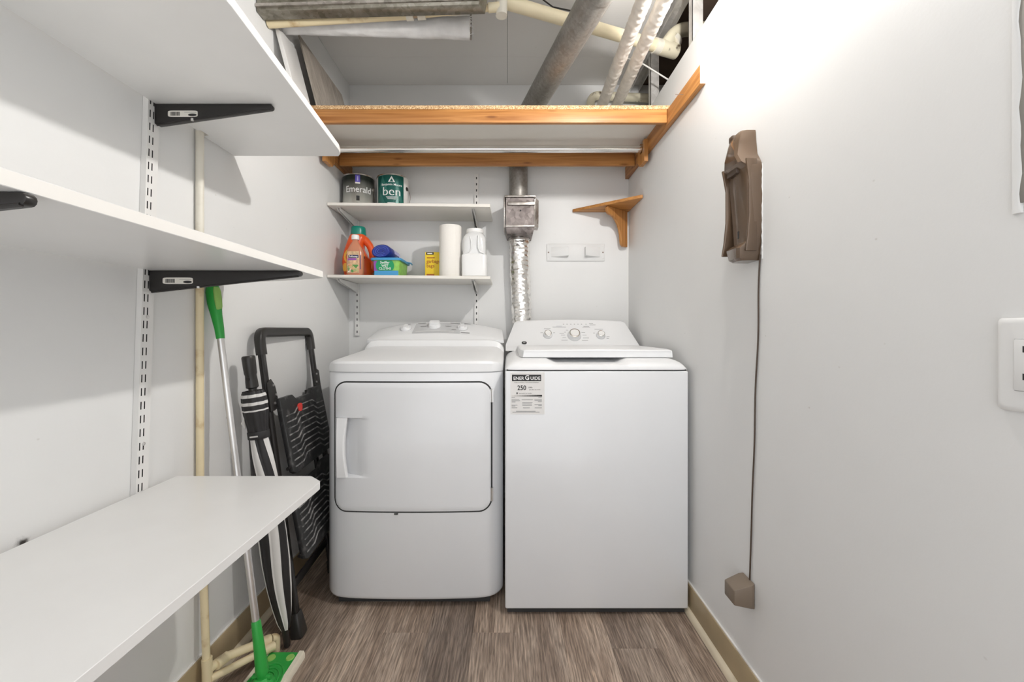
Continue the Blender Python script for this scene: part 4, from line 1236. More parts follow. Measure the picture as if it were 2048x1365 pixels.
# ------------------------------------------------------------------ painted double holder on the back wall
def holder():
    x0, x1, z0, z1 = 0.220, 0.546, 1.436, 1.533
    T = thing('wall_holder', 'white painted double holder plate with two slanted paddles on back wall', 'holder', (0.383, YB, z0))
    y = YB - 0.001
    b = MB(); b.box(x0, x1, y - 0.006, y, z0, z1); b.build('back_plate', 'wall', T, bevel=0.003, bseg=2)
    MB().box((x0 + x1) / 2 - 0.010, (x0 + x1) / 2 - 0.0085, y - 0.0075, y - 0.005, z0 + 0.006, z1 - 0.006).build('centre_rib', 'wall', T)
    for (xa, xb) in ((x0 + 0.022, x0 + 0.120), (x1 - 0.022, x1 - 0.112)):
        zb, zt = z0 + 0.022, z1 - 0.018
        yo = y - 0.006
        b = MB()
        v = [(xa, yo + 0.001, zb), (xa, yo + 0.001, zt), (xb, yo - 0.030, zt - 0.003), (xb, yo - 0.030, zb + 0.006), (xb, yo + 0.001, zt), (xb, yo + 0.001, zb)]
        b.add(v, [(0, 3, 2, 1), (2, 3, 5, 4), (1, 2, 4), (0, 5, 3), (0, 1, 4, 5)])
        b.build('paddle', 'wall', T, bevel=0.002)
    for xs in (x0 + 0.010, x1 - 0.010):
        for (zz, m) in ((z0 + 0.049, 'rust'), (z0 + 0.014, 'wall'), (z1 - 0.012, 'wall')):
            b = MB(); b.tube([(xs, y - 0.004, zz), (xs, y - 0.0075, zz)], 0.004, 12); b.build('screw', m, T, smooth=40)
holder()

# ------------------------------------------------------------------ exhaust: lint box, foil hose, steel pipe
def exhaust():
    x0, x1, y0, y1, z0, z1 = -0.010, 0.138, 2.20, 2.385, 1.583, 1.736
    T = thing('lint_trap_box', 'tarnished metal dryer vent box between steel pipe and foil hose', 'vent box', ((x0 + x1) / 2, 2.29, z0))
    b = MB(); b.box(x0, x1, y0, y1, z0, z1); b.build('box', 'galv_dark', T, bevel=0.002, bseg=1)
    b = MB(); b.box(x0 - 0.006, x1 + 0.008, y0 - 0.012, y1, z1 - 0.001, z1 + 0.008); b.build('top_flange', 'galv_bright', T, bevel=0.002)
    b = MB(); b.box(x0 + 0.010, x1 + 0.004, y0 - 0.010, y0 + 0.001, z1 - 0.042, z1 - 0.025); b.build('cover_lip', 'galv_bright', T, bevel=0.002)
    b = MB(); b.box(x0 - 0.001, x1 + 0.002, y0 - 0.009, y0 + 0.001, z0 - 0.002, z0 + 0.008); b.build('bottom_lip', 'galv_bright', T, bevel=0.002)
    b = MB(); b.box(x0 - 0.009, x0 - 0.005, y0 - 0.008, y1 - 0.03, z0 - 0.006, z1 + 0.0); b.build('side_rail', 'galv_bright', T, bevel=0.001)
    b = MB()
    b.prism([(x1 + 0.001, y0 + 0.01, z0 + 0.002), (x1 + 0.024, y0 + 0.03, z0 + 0.004), (x1 + 0.026, y0 + 0.03, z1 - 0.008), (x1 + 0.012, y0 + 0.01, z1 - 0.002), (x1 + 0.001, y0 + 0.01, z1 - 0.004)], (0, 0.07, 0)); b.build('side_flap', 'galv_bright', T, bevel=0.002)
    b = MB(); b.loft([[(x0 - 0.002, y0 - 0.004, z0), (x1 + 0.002, y0 - 0.004, z0), (x1 + 0.002, y1, z0), (x0 - 0.002, y1, z0)], [(x0 + 0.008, y0 + 0.006, z0 - 0.034), (x1 - 0.006, y0 + 0.006, z0 - 0.034), (x1 - 0.006, y1, z0 - 0.034), (x0 + 0.008, y1, z0 - 0.034)]]); b.build('outlet_collar', 'galv_dark', T, bevel=0.001)
    b = MB(); b.tube([(0.067, y0 - 0.0015, z0 + 0.085), (0.067, y0 + 0.002, z0 + 0.085)], 0.004, 12); b.build('screw_hole', 'slot_dark', T)
    # foil hose
    H = thing('foil_hose', 'crinkled silver foil hose hanging behind the washer', 'hose', (0.08, 2.31, 0.6))
    rings = []; rnd = random.Random(11)
    zt = z0 - 0.0345; n = 150
    for i in range(n + 1):
        s = i / n; z = zt - s * 0.95
        cx = 0.064 + 0.020 * min(1, s / 0.55) ** 1.5
        cy = 2.330
        ph = i * math.pi * 0.5
        rr = 0.0545 + (0.0012 if i % 4 in (0, 1) else -0.0010)
        ring = []
        for k in range(40):
            a = 2 * math.pi * k / 40
            nz = noise.noise(Vector((math.cos(a) * 3.2, math.sin(a) * 3.2, z * 42))) + 0.8 * noise.noise(Vector((math.cos(a) * 8, math.sin(a) * 8, z * 95)))
            r = rr + 0.0028 * nz
            ring.append(Vector((cx + r * math.cos(a), cy + r * math.sin(a), z + 0.0018 * noise.noise(Vector((math.cos(a) * 4, math.sin(a) * 4, z * 30 + 9))))))
        rings.append(ring)
    b = MB(); b.loft(rings); b.build('foil', 'foil', H, smooth=25, fix=False)
    b = MB(); b.loft([ellipse(0.064, 2.330, zz, r, r, 40) for zz, r in ((z0 - 0.046, 0.0555), (z0 - 0.044, 0.0580), (z0 - 0.038, 0.0580), (z0 - 0.036, 0.0555))]); b.build('clamp', 'galv_bright', H, smooth=30)
    # steel pipe above: riser, elbow, long run under the ceiling
    P = thing('vent_pipe', 'round grey steel vent pipe rising from the box and running overhead', 'pipe', (0.06, 2.33, 1.76))
    b = MB(); b.tube([(0.060, 2.325, z1 + 0.007), (0.060, 2.325, z1 + 0.03), (0.060, 2.325, 2.02)], [0.046, 0.050, 0.051], 32); b.build('riser', 'galv_pipe', P, smooth=40)
    for k in range(10):
        a = -1.3 + k * 0.29
        b = MB(); c = Vector((0.060 + 0.049 * math.sin(a), 2.325 - 0.049 * math.cos(a), z1 + 0.02)); b.box(c.x - 0.0012, c.x + 0.0012, c.y - 0.002, c.y + 0.001, z1 + 0.008, z1 + 0.033); b.build('crimp', 'galv_bright', P)
    pts = [Vector((0.060, 2.325, 2.0))]
    d = Vector((0.263, -1.0, 0.035)).normalized()
    st = Vector((0.040, 2.29, 2.088))
    for i in range(1, 9):
        s = i / 8
        p = Vector((0.060, 2.325, 2.0 + 0.07 * s)).lerp(st + d * 0.10 * s, s ** 1.5)
        pts.append(p)
    b = MB(); b.tube(pts, 0.0515, 32); b.build('elbow', 'galv_pipe', P, smooth=40)
    a0 = st + d * 0.08
    b = MB(); b.tube([a0, a0 + d * 0.92], [0.0505, 0.0505], 40); b.build('run', 'galv_pipe', P, smooth=40)
    b = MB(); b.tube([a0 + d * 0.90, a0 + d * 1.75], [0.0525, 0.0525], 40); b.build('run', 'galv_pipe', P, smooth=40)
    s = Vector((0.92, 0.2, -0.33)).normalized() * 0.0505
    b = MB(); b.tube([a0 + s, a0 + d * 0.92 + s], 0.002, 8); b.build('seam', 'galv_bright', P, smooth=40)
exhaust()

# ------------------------------------------------------------------ overhead pipes, duct, insulation
def bend_path(p, r=0.05, n=6):
    p = [Vector(q) for q in p]
    out = [p[0]]
    for i in range(1, len(p) - 1):
        a = (p[i - 1] - p[i]); c = (p[i + 1] - p[i])
        rr = min(r, a.length * 0.45, c.length * 0.45)
        a = p[i] + a.normalized() * rr; c = p[i] + c.normalized() * rr
        for k in range(n + 1):
            s = k / n
            out.append(a.lerp(p[i], s).lerp(p[i].lerp(c, s), s))
    out.append(p[-1])
    return out

def overhead_services():
    # rectangular trunk duct
    T = thing('trunk_duct', 'rectangular tarnished steel air duct at the top left under the ceiling', 'duct', (-0.5, 1.5, 2.18))
    b = MB()
    b.loft([[(XL + 0.002, 1.505, 2.180), (XL + 0.002, 1.552, 2.180), (XL + 0.002, 1.552, ZC - 0.004), (XL + 0.002, 1.505, ZC - 0.004)],
            [(-0.10, 1.475, 2.180), (-0.08, 1.522, 2.180), (-0.04, 1.522, ZC - 0.004), (-0.04, 1.475, ZC - 0.004)]])
    b.build('sheet_box', 'galv', T, bevel=0.002, bseg=1)
    b = MB(); b.loft([[(XL + 0.002, y0 + 0.030, z) for (y0, z) in ((1.468, 2.192), (1.476, 2.192), (1.476, 2.202), (1.468, 2.202))], [(-0.094, y0, z) for (y0, z) in ((1.468, 2.192), (1.476, 2.192), (1.476, 2.202), (1.468, 2.202))]])
    b.build('standing_seam', 'galv_bright', T)
    # lower cream pipe + drain
    P = thing('drain_pipe', 'cream plastic drain pipe crossing the ceiling with a branched fitting', 'pipe', (0.0, 1.6, 2.2))
    b = MB(); b.tube([(XL + 0.004, 1.578, 2.186), (-0.36, 1.578, 2.219)], 0.0145, 20); b.build('thin_pipe', 'pvc', P, smooth=40)
    b = MB(); b.tube([(-0.33, 1.578, 2.221), (-0.03, 1.578, 2.250)], 0.0125, 20); b.build('thin_pipe', 'pvc', P, smooth=40)
    b = MB(); b.tube([(-0.36, 1.578, 2.2185), (-0.33, 1.578, 2.2215)], 0.0105, 20); b.build('brown_sleeve', 'card', P, smooth=40)
    for (xa, xb) in ((-0.376, -0.350), (-0.334, -0.305)):
        za = 2.186 + (xa - XL) * 0.0625; zb = 2.186 + (xb - XL) * 0.0625
        b = MB(); b.tube([(xa, 1.578, za), (xb, 1.578, zb)], 0.0178, 20); b.build('coupling', 'pvc_pale', P, smooth=40)
    b = MB(); b.tube([(-0.072, 1.578, 2.246), (-0.030, 1.580, 2.251)], 0.0165, 20); b.build('coupling', 'pvc_big', P, smooth=40)
    b = MB(); b.tube([(-0.022, 1.586, 2.222), (-0.022, 1.586, 2.300)], 0.0215, 24); b.build('coupling', 'pvc_pale', P, smooth=40)
    A = Vector((-0.02, 1.615, 2.300)); B_ = Vector((0.705, 1.86, 2.278)); d = (B_ - A).normalized()
    b = MB(); b.tube([A, B_], 0.0245, 28); b.build('wide_pipe', 'pvc_big', P, smooth=40)
    b = MB(); b.tube([A + d * 0.690 , A + d * 0.725], 0.030, 28); b.build('coupling', 'pvc_pale', P, smooth=40)
    W = A + d * 0.72
    b = MB(); b.tube([W, W + d * 0.085, W + d * 0.09], [0.031, 0.031, 0.025], 28); b.build('branch_fitting', 'pvc_fit', P, smooth=40)
    up = Vector((0.22, 0.05, 0.36)).normalized()
    b = MB(); b.tube(bend_path([W + d * 0.02, W + d * 0.03 + up * 0.11, W + d * 0.03 + up * 0.11 + Vector((0.20, 0.04, 0.03))], 0.06), 0.0285, 24); b.build('branch_elbow', 'pvc_fit', P, smooth=40)
    b = MB(); b.tube([W + d * 0.045 + up * 0.035, W + d * 0.05 + up * 0.055], 0.0325, 24); b.build('coupling', 'pvc_pale', P, smooth=40)
    # fibre wrapped tube
    I = thing('insulated_tube', 'white fibre-wrapped tube with a ragged end below the ceiling', 'insulation', (-0.5, 1.68, 2.25))
    rings = []
    for i in range(70):
        s = i / 69
        c = Vector((XL + 0.004 + (0.739) * s, 1.665 + 0.03 * s, 2.246 + 0.006 * s))
        R = 0.031 + 0.008 * s
        ring = []
        for k in range(32):
            a = 2 * math.pi * k / 32
            r = R + 0.0035 * noise.noise(Vector((c.x * 18, math.cos(a) * 2, math.sin(a) * 2))) + 0.0022 * noise.noise(Vector((c.x * 70, math.cos(a) * 7, math.sin(a) * 7)))
            ring.append(Vector((c.x + (0.006 * noise.noise(Vector((a * 3, 1, 2))) if i == 69 else 0), c.y + r * math.cos(a), c.z + r * math.sin(a))))
        rings.append(ring)
    b = MB(); b.loft(rings); b.build('fibre_wrap', 'fluff', I, smooth=60, fix=False)
    b = MB(); rnd = random.Random(4)
    for k in range(60):
        a = rnd.uniform(0, 6.28); r = rnd.uniform(0.012, 0.04)
        p = Vector((-0.152, 1.695 + r * math.cos(a), 2.252 + r * math.sin(a)))
        q = p + Vector((rnd.uniform(0.002, 0.018), rnd.uniform(-0.008, 0.008), rnd.uniform(-0.014, 0.010)))
        b.tube([p, (p + q) / 2 + Vector((0, 0, 0.002)), q], [0.0014, 0.001, 0.0004], 5)
    o = b.build('loose_fibres', 'fluff', I); o['kind'] = 'stuff'
    b = MB(); b.box(-0.150, -0.142, 1.692, 1.694, 2.205, ZC - 0.002); b.build('hanger_strap', 'galv_bright', I)
    # two lagged pipes running towards the camera
    for (pa, pb, lab) in (((0.470, 2.27, 2.161), (0.416, 0.75, 2.075), 'white lagged pipe, left one of the overhead pair'),
                          ((0.542, 2.27, 2.161), (0.478, 0.75, 2.075), 'white lagged pipe, right one of the overhead pair')):
        rings = []; a_, b_ = Vector(pa), Vector(pb); n = 260
        t = (b_ - a_).normalized(); s_ = t.cross(Vector((0, 0, 1))).normalized(); u_ = s_.cross(t)
        ph = 0.0 if pa[0] < 0.5 else 5.0
        for i in range(n + 1):
            c = a_.lerp(b_, i / n)
            ring = []
            for k in range(28):
                a = 2 * math.pi * k / 28
                r = 0.0250 + 0.0026 * noise.noise(Vector((c.y * 60, math.cos(a) * 1.2 + ph, math.sin(a) * 1.2))) + 0.0016 * noise.noise(Vector((c.y * 130, math.cos(a) * 2.5, math.sin(a) * 2.5 + ph)))
                ring.append(c + (s_ * math.cos(a) + u_ * math.sin(a)) * r)
            rings.append(ring)
        b = MB(); b.loft(rings); tag(b.build('lagged_pipe', 'lagging', smooth=60, fix=False), lab, 'pipe', 'lagged pipes under the ceiling')
    # white elbowed pipe behind them
    b = MB(); b.tube(bend_path([(0.458, 2.345, 1.983), (0.458, 2.345, 2.345), (1.15, 2.345, 2.31)], 0.05), 0.0225, 24)
    E = thing('elbow_pipe', 'grubby white elbowed pipe rising behind the overhead shelf', 'pipe', (0.458, 2.345, 1.98))
    b.build('pipe', 'pvc_fit', E, smooth=50)
    b = MB(); b.tube([(0.458, 2.345, 1.984), (0.458, 2.345, 2.27)], 0.0235, 24); b.build('sleeve', 'pvc_pale', E, smooth=50)
    b = MB(); b.tube([(0.50, 2.02, 2.37), (0.62, 1.93, 2.255), (0.74, 1.93, 2.18), (0.86, 1.94, 2.11)], 0.0035, 8); tag(b.build('cable', 'wire', smooth=50), 'thin white cable slanting through the open studs', 'cable')
    # things leaning by the left wall above the shelf
    mtx = None
    b = MB(); X0 = XL + 0.024
    b.prism([(-0.868, 1.762, 2.282), (-0.872, 1.762, 2.285), (-0.794, 1.762, 1.9815), (-0.788, 1.762, 1.9815)][::-1], (0, 0.463, 0))
    tag(b.build('spare_plank', 'grey_wood'), 'grey-brown spare plank leaning on the left wall above the shelf', 'plank')
    b = MB(); b.prism([(-0.870, 1.612, 2.205), (-0.886, 1.612, 2.205), (-0.828, 1.612, 1.9815), (-0.812, 1.612, 1.9815)], (0, 0.137, 0))
    tag(b.build('painted_board', 'ceil', bevel=0.002, bseg=1), 'white painted board upright beside the spare plank', 'board')
    b = MB(); b.tube([(0.10, 1.66, 2.427), (0.145, 1.739, 2.402), (0.19, 1.776, 2.399), (0.269, 1.80, 2.402), (0.36, 1.83, 2.427)], 0.003, 8); tag(b.build('cable', 'black_plastic', smooth=50), 'black cable sagging from the ceiling by the steel vent pipe', 'cable')
overhead_services()

# ------------------------------------------------------------------ left wall water pipe
def water_pipe():
    T = thing('water_pipe', 'thin cream pipe running down the left wall to floor elbows', 'pipe', (-0.86, 1.216, 0.0))
    b = MB(); b.tube([(XL + 0.0115, 1.216, ZC - 0.002), (XL + 0.0115, 1.216, 1.20)], 0.0105, 18); b.build('riser', 'pvc_pale', T, smooth=40)
    b = MB(); b.tube([(XL + 0.0115, 1.216, 1.205), (XL + 0.0125, 1.216, 0.60), (-0.860, 1.216, 0.065)], 0.0100, 18); b.build('riser', 'pvc', T, smooth=40)
    b = MB(); b.tube([(-0.860, 1.216, 0.11), (-0.8585, 1.216, 0.045)], 0.0135, 18); b.build('tee', 'pvc', T, smooth=40)
    b = MB(); b.tube(bend_path([(-0.857, 1.218, 0.075), (-0.846, 1.258, 0.075), (-0.822, 1.290, 0.070), (-0.767, 1.369, 0.052)], 0.03), 0.0125, 18); b.build('floor_run', 'pvc', T, smooth=40)
    b = MB(); b.tube([(-0.850, 1.218, 0.050), (-0.752, 1.352, 0.040)], 0.0105, 18); b.build('floor_run', 'pvc', T, smooth=40)
    for (p, q, r) in (((-0.784, 1.346, 0.057), (-0.766, 1.370, 0.051), 0.0155), ((-0.770, 1.328, 0.041), (-0.747, 1.360, 0.0385), 0.0135), ((-0.846, 1.235, 0.075), (-0.837, 1.270, 0.074), 0.0145)):
        b = MB(); b.tube([p, q], r, 18); b.build('coupling', 'pvc', T, smooth=40)
    b = MB(); b.tube(bend_path([(-0.764, 1.373, 0.050), (-0.756, 1.386, 0.046), (-0.756, 1.386, 0.001)], 0.015), 0.0135, 18); b.build('elbow', 'pvc', T, smooth=40)
water_pipe()

# ------------------------------------------------------------------ mop
def axis_matrix(a, b):
    a, b = Vector(a), Vector(b)
    z = (b - a).normalized()
    x = Vector((0, 1, 0)).cross(z)
    x = (Vector((1, 0, 0)) - z * z.x).normalized()
    y = z.cross(x)
    return Matrix(((x.x, y.x, z.x, a.x), (x.y, y.y, z.y, a.y), (x.z, y.z, z.z, a.z), (0, 0, 0, 1))), (b - a).length

def mop():
    foot, head = (-0.710, 1.232, 0.050), (-0.872, 1.262, 1.182)
    mt, L = axis_matrix(foot, head)
    T = thing('floor_mop', 'green and silver floor mop leaning on the left wall', 'mop', (-0.71, 1.23, 0))
    b = MB(mt); b.tube([(0, 0, 0.14), (0, 0, 0.56)], 0.0098, 18); b.build('lower_pole', 'alu', T, smooth=40)
    b = MB(mt); b.tube([(0, 0, 0.56), (0, 0, L - 0.15)], 0.0092, 18); b.build('upper_pole', 'alu', T, smooth=40)
    b = MB(mt); b.tube([(0, 0, 0.558), (0, 0, 0.564)], 0.0106, 18); b.build('pole_joint', 'appl_grey', T, smooth=40)
    for zz in (0.548, 0.75):
        b = MB(mt); b.tube([(-0.010, 0, zz), (-0.0115, 0, zz)], 0.003, 8); b.build('spring_button', 'alu', T)
    b = MB(mt)
    b.loft([ellipse(ox, 0, zz, rx, ry, 24, 2.4) for zz, ox, rx, ry in ((L - 0.160, 0, 0.0105, 0.0105), (L - 0.13, 0, 0.0118, 0.0118), (L - 0.09, -0.003, 0.0145, 0.013), (L - 0.055, -0.005, 0.0185, 0.014), (L - 0.02, -0.005, 0.0195, 0.014), (L - 0.004, -0.004, 0.017, 0.012), (L, -0.003, 0.012, 0.008))])
    g = b.build('grip', 'green', T, smooth=50)
    b = MB(mt); b.loft([ellipse(0.010, -0.004, zz, rx, 0.0125, 20) for zz, rx in ((L - 0.075, 0.001), (L - 0.065, 0.0065), (L - 0.045, 0.0088), (L - 0.02, 0.0085), (L - 0.008, 0.004))]); b.build('soft_inlay', 'green_soft', T, smooth=50)
    b = MB(mt); b.loft([ellipse(0, 0, zz, r, r, 20) for zz, r in ((-0.004, 0.014), (0.01, 0.018), (0.03, 0.0165), (0.08, 0.0145), (0.150, 0.0125), (0.156, 0.0108))]); b.build('socket', 'green', T, smooth=50)
    # head with swivel
    b = MB(); b.loft([ellipse(-0.710, 1.230, zz, r, r, 24) for zz, r in ((0.022, 0.034), (0.030, 0.032), (0.040, 0.024), (0.047, 0.018))]); b.build('swivel_base', 'green', T, smooth=40)
    b = MB(); b.tube([(-0.736, 1.230, 0.046), (-0.684, 1.230, 0.046)], 0.0075, 14); b.build('swivel_pin', 'green', T, smooth=40)
    rings = []
    for zz, hx, hy in ((0.010, 0.050, 0.124), (0.016, 0.0525, 0.127), (0.022, 0.050, 0.124), (0.023, 0.040, 0.114)):
        rings.append(ellipse(-0.710, 1.230, zz, hx, hy, 40, 12))
    b = MB(); b.loft(rings); b.build('head_plate', 'green', T, smooth=35)
    for r_, zz in ((0.044, 0.0245), (0.060, 0.0235), (0.076, 0.0235)):
        pts = [(-0.710 + r_ * 0.62 * math.cos(a), 1.230 + r_ * math.sin(a), zz) for a in [math.pi * i / 16 for i in range(17)]]
        b = MB(); b.tube(pts, 0.003, 8); b.build('moulded_ridge', 'green', T, smooth=40)
    for (ox, oy) in ((-0.028, 0.098), (0.030, 0.100), (-0.028, -0.098), (0.030, -0.100)):
        b = MB(); b.loft([ellipse(-0.710 + ox, 1.230 + oy, zz, r, r * 1.15, 18) for zz, r in ((0.022, 0.0125), (0.0262, 0.011), (0.0265, 0.006))]); b.build('cloth_grip', 'green_soft', T, smooth=40)
    for s in (-1, 1):
        rings = []
        for i in range(24):
            y = 1.108 + 0.25 * i / 23
            w = 0.003 * noise.noise(Vector((y * 30, s, 0)))
            xa = -0.710 + s * 0.046; xb = -0.710 + s * (0.063 + w)
            rings.append([Vector((xa, y, 0.001)), Vector((xb, y, 0.001)), Vector((xb, y, 0.016)), Vector((xb - s * 0.004, y, 0.024)), Vector((xa, y, 0.0245))])
        b = MB(); b.loft(rings); b.build('cloth_edge', 'cloth_pad', T, smooth=50)
    b = MB(); b.box(-0.756, -0.664, 1.11, 1.35, 0.0005, 0.0105); b.build('pad', 'cloth_pad', T, bevel=0.003)
mop()

# ------------------------------------------------------------------ umbrella
def umbrella():
    foot, head = (-0.726, 1.402, 0.004), (-0.836, 1.370, 0.966)
    mt, L = axis_matrix(foot, head)
    T = thing('umbrella', 'folded black and white striped umbrella leaning on the left wall', 'umbrella', foot)
    b = MB(mt); b.loft([ellipse(0, 0, zz, r, r, 18) for zz, r in ((0, 0.007), (0.004, 0.010), (0.07, 0.0105), (0.085, 0.012))]); b.build('tip', 'black_plastic', T, smooth=40)
    b = MB(mt); b.tube([(0, 0, 0.08), (0, 0, L - 0.05)], 0.006, 12); b.build('shaft', 'black_metal', T, smooth=40)
    prof = [(0.060, 0.013), (0.085, 0.021), (0.13, 0.028), (0.20, 0.036), (0.29, 0.042), (0.38, 0.043), (0.47, 0.041), (0.56, 0.038), (0.64, 0.034), (0.70, 0.029), (0.735, 0.030), (0.765, 0.034), (0.79, 0.037), (0.815, 0.038), (0.84, 0.036), (0.855, 0.030)]
    import bisect
    def rad(z):
        for (a, ra), (c, rc) in zip(prof, prof[1:]):
            if a <= z <= c: return ra + (rc - ra) * (z - a) / (c - a)
        return prof[-1][1]
    n, K = 159, 160
    def twist(z): return -(z * 1.7 + 0.30 * math.sin(z * 10))
    b = MB(mt); rings = []
    for i in range(n + 1):
        z = 0.060 + (0.855 - 0.060) * i / n
        R = rad(z); ring = []
        for k in range(K):
            a = 2 * math.pi * k / K + twist(z)
            ph = 8 * (a - twist(z))
            fl = 0.0040 * (abs(math.sin(ph / 2)) - 0.5) * min(1, R / 0.03)
            ring.append(Vector(((R + fl) * math.cos(a), (R + fl) * math.sin(a) * 0.82, z)))
        rings.append(ring)
    b.loft(rings, cap=False)
    for idx in range(len(b.mi)):
        i, k = divmod(idx, K)
        z = 0.060 + 0.795 * (i + 0.5) / n
        a = 2 * math.pi * (k + 0.5) / K
        if z > 0.778:
            t = (z - 0.765) % 0.0235
            b.mi[idx] = 1 if t < 0.0085 else 0
        else:
            t = (a + 0.9) % (2 * math.pi / 4)
            b.mi[idx] = 1 if t < 0.72 and z < 0.70 else 0
    b.build('canopy', ['black_fabric', 'white_fabric'], T, smooth=60, fix=False)
    b = MB(mt); b.loft([ellipse(0, 0, zz, r, r * 0.84, 32) for zz, r in ((0.700, 0.0325), (0.702, 0.0335), (0.722, 0.0335), (0.724, 0.0325))]); b.build('strap', 'black_fabric', T, smooth=40)
    p = mt @ Vector((0.006, -0.0292, 0.712))
    b = MB(mt); b.box(-0.012, 0.014, -0.0298, -0.0288, 0.709, 0.7135); b.build('strap_print', 'white_fabric', T)
    b = MB(mt); b.prism([(-0.034, -0.012, 0.735), (-0.044, -0.014, 0.755), (-0.030, -0.016, 0.775)], (0.001, 0.003, 0)); b.build('loose_tag', 'white_fabric', T)
    b = MB(mt); b.loft([ellipse(0, 0, zz, r, r, 24) for zz, r in ((0.845, 0.012), (0.862, 0.012), (0.866, 0.0185), (0.885, 0.0180), (0.905, 0.0165), (0.912, 0.0185), (0.955, 0.0198), (L - 0.006, 0.0198), (L - 0.001, 0.0180), (L, 0.014))]); b.build('handle', 'black_plastic', T, smooth=35)
    b = MB(mt); b.tube([(0, -0.016, 0.895), (0, -0.0195, 0.895)], 0.006, 12); b.build('push_button', 'black_metal', T, smooth=40)
umbrella()

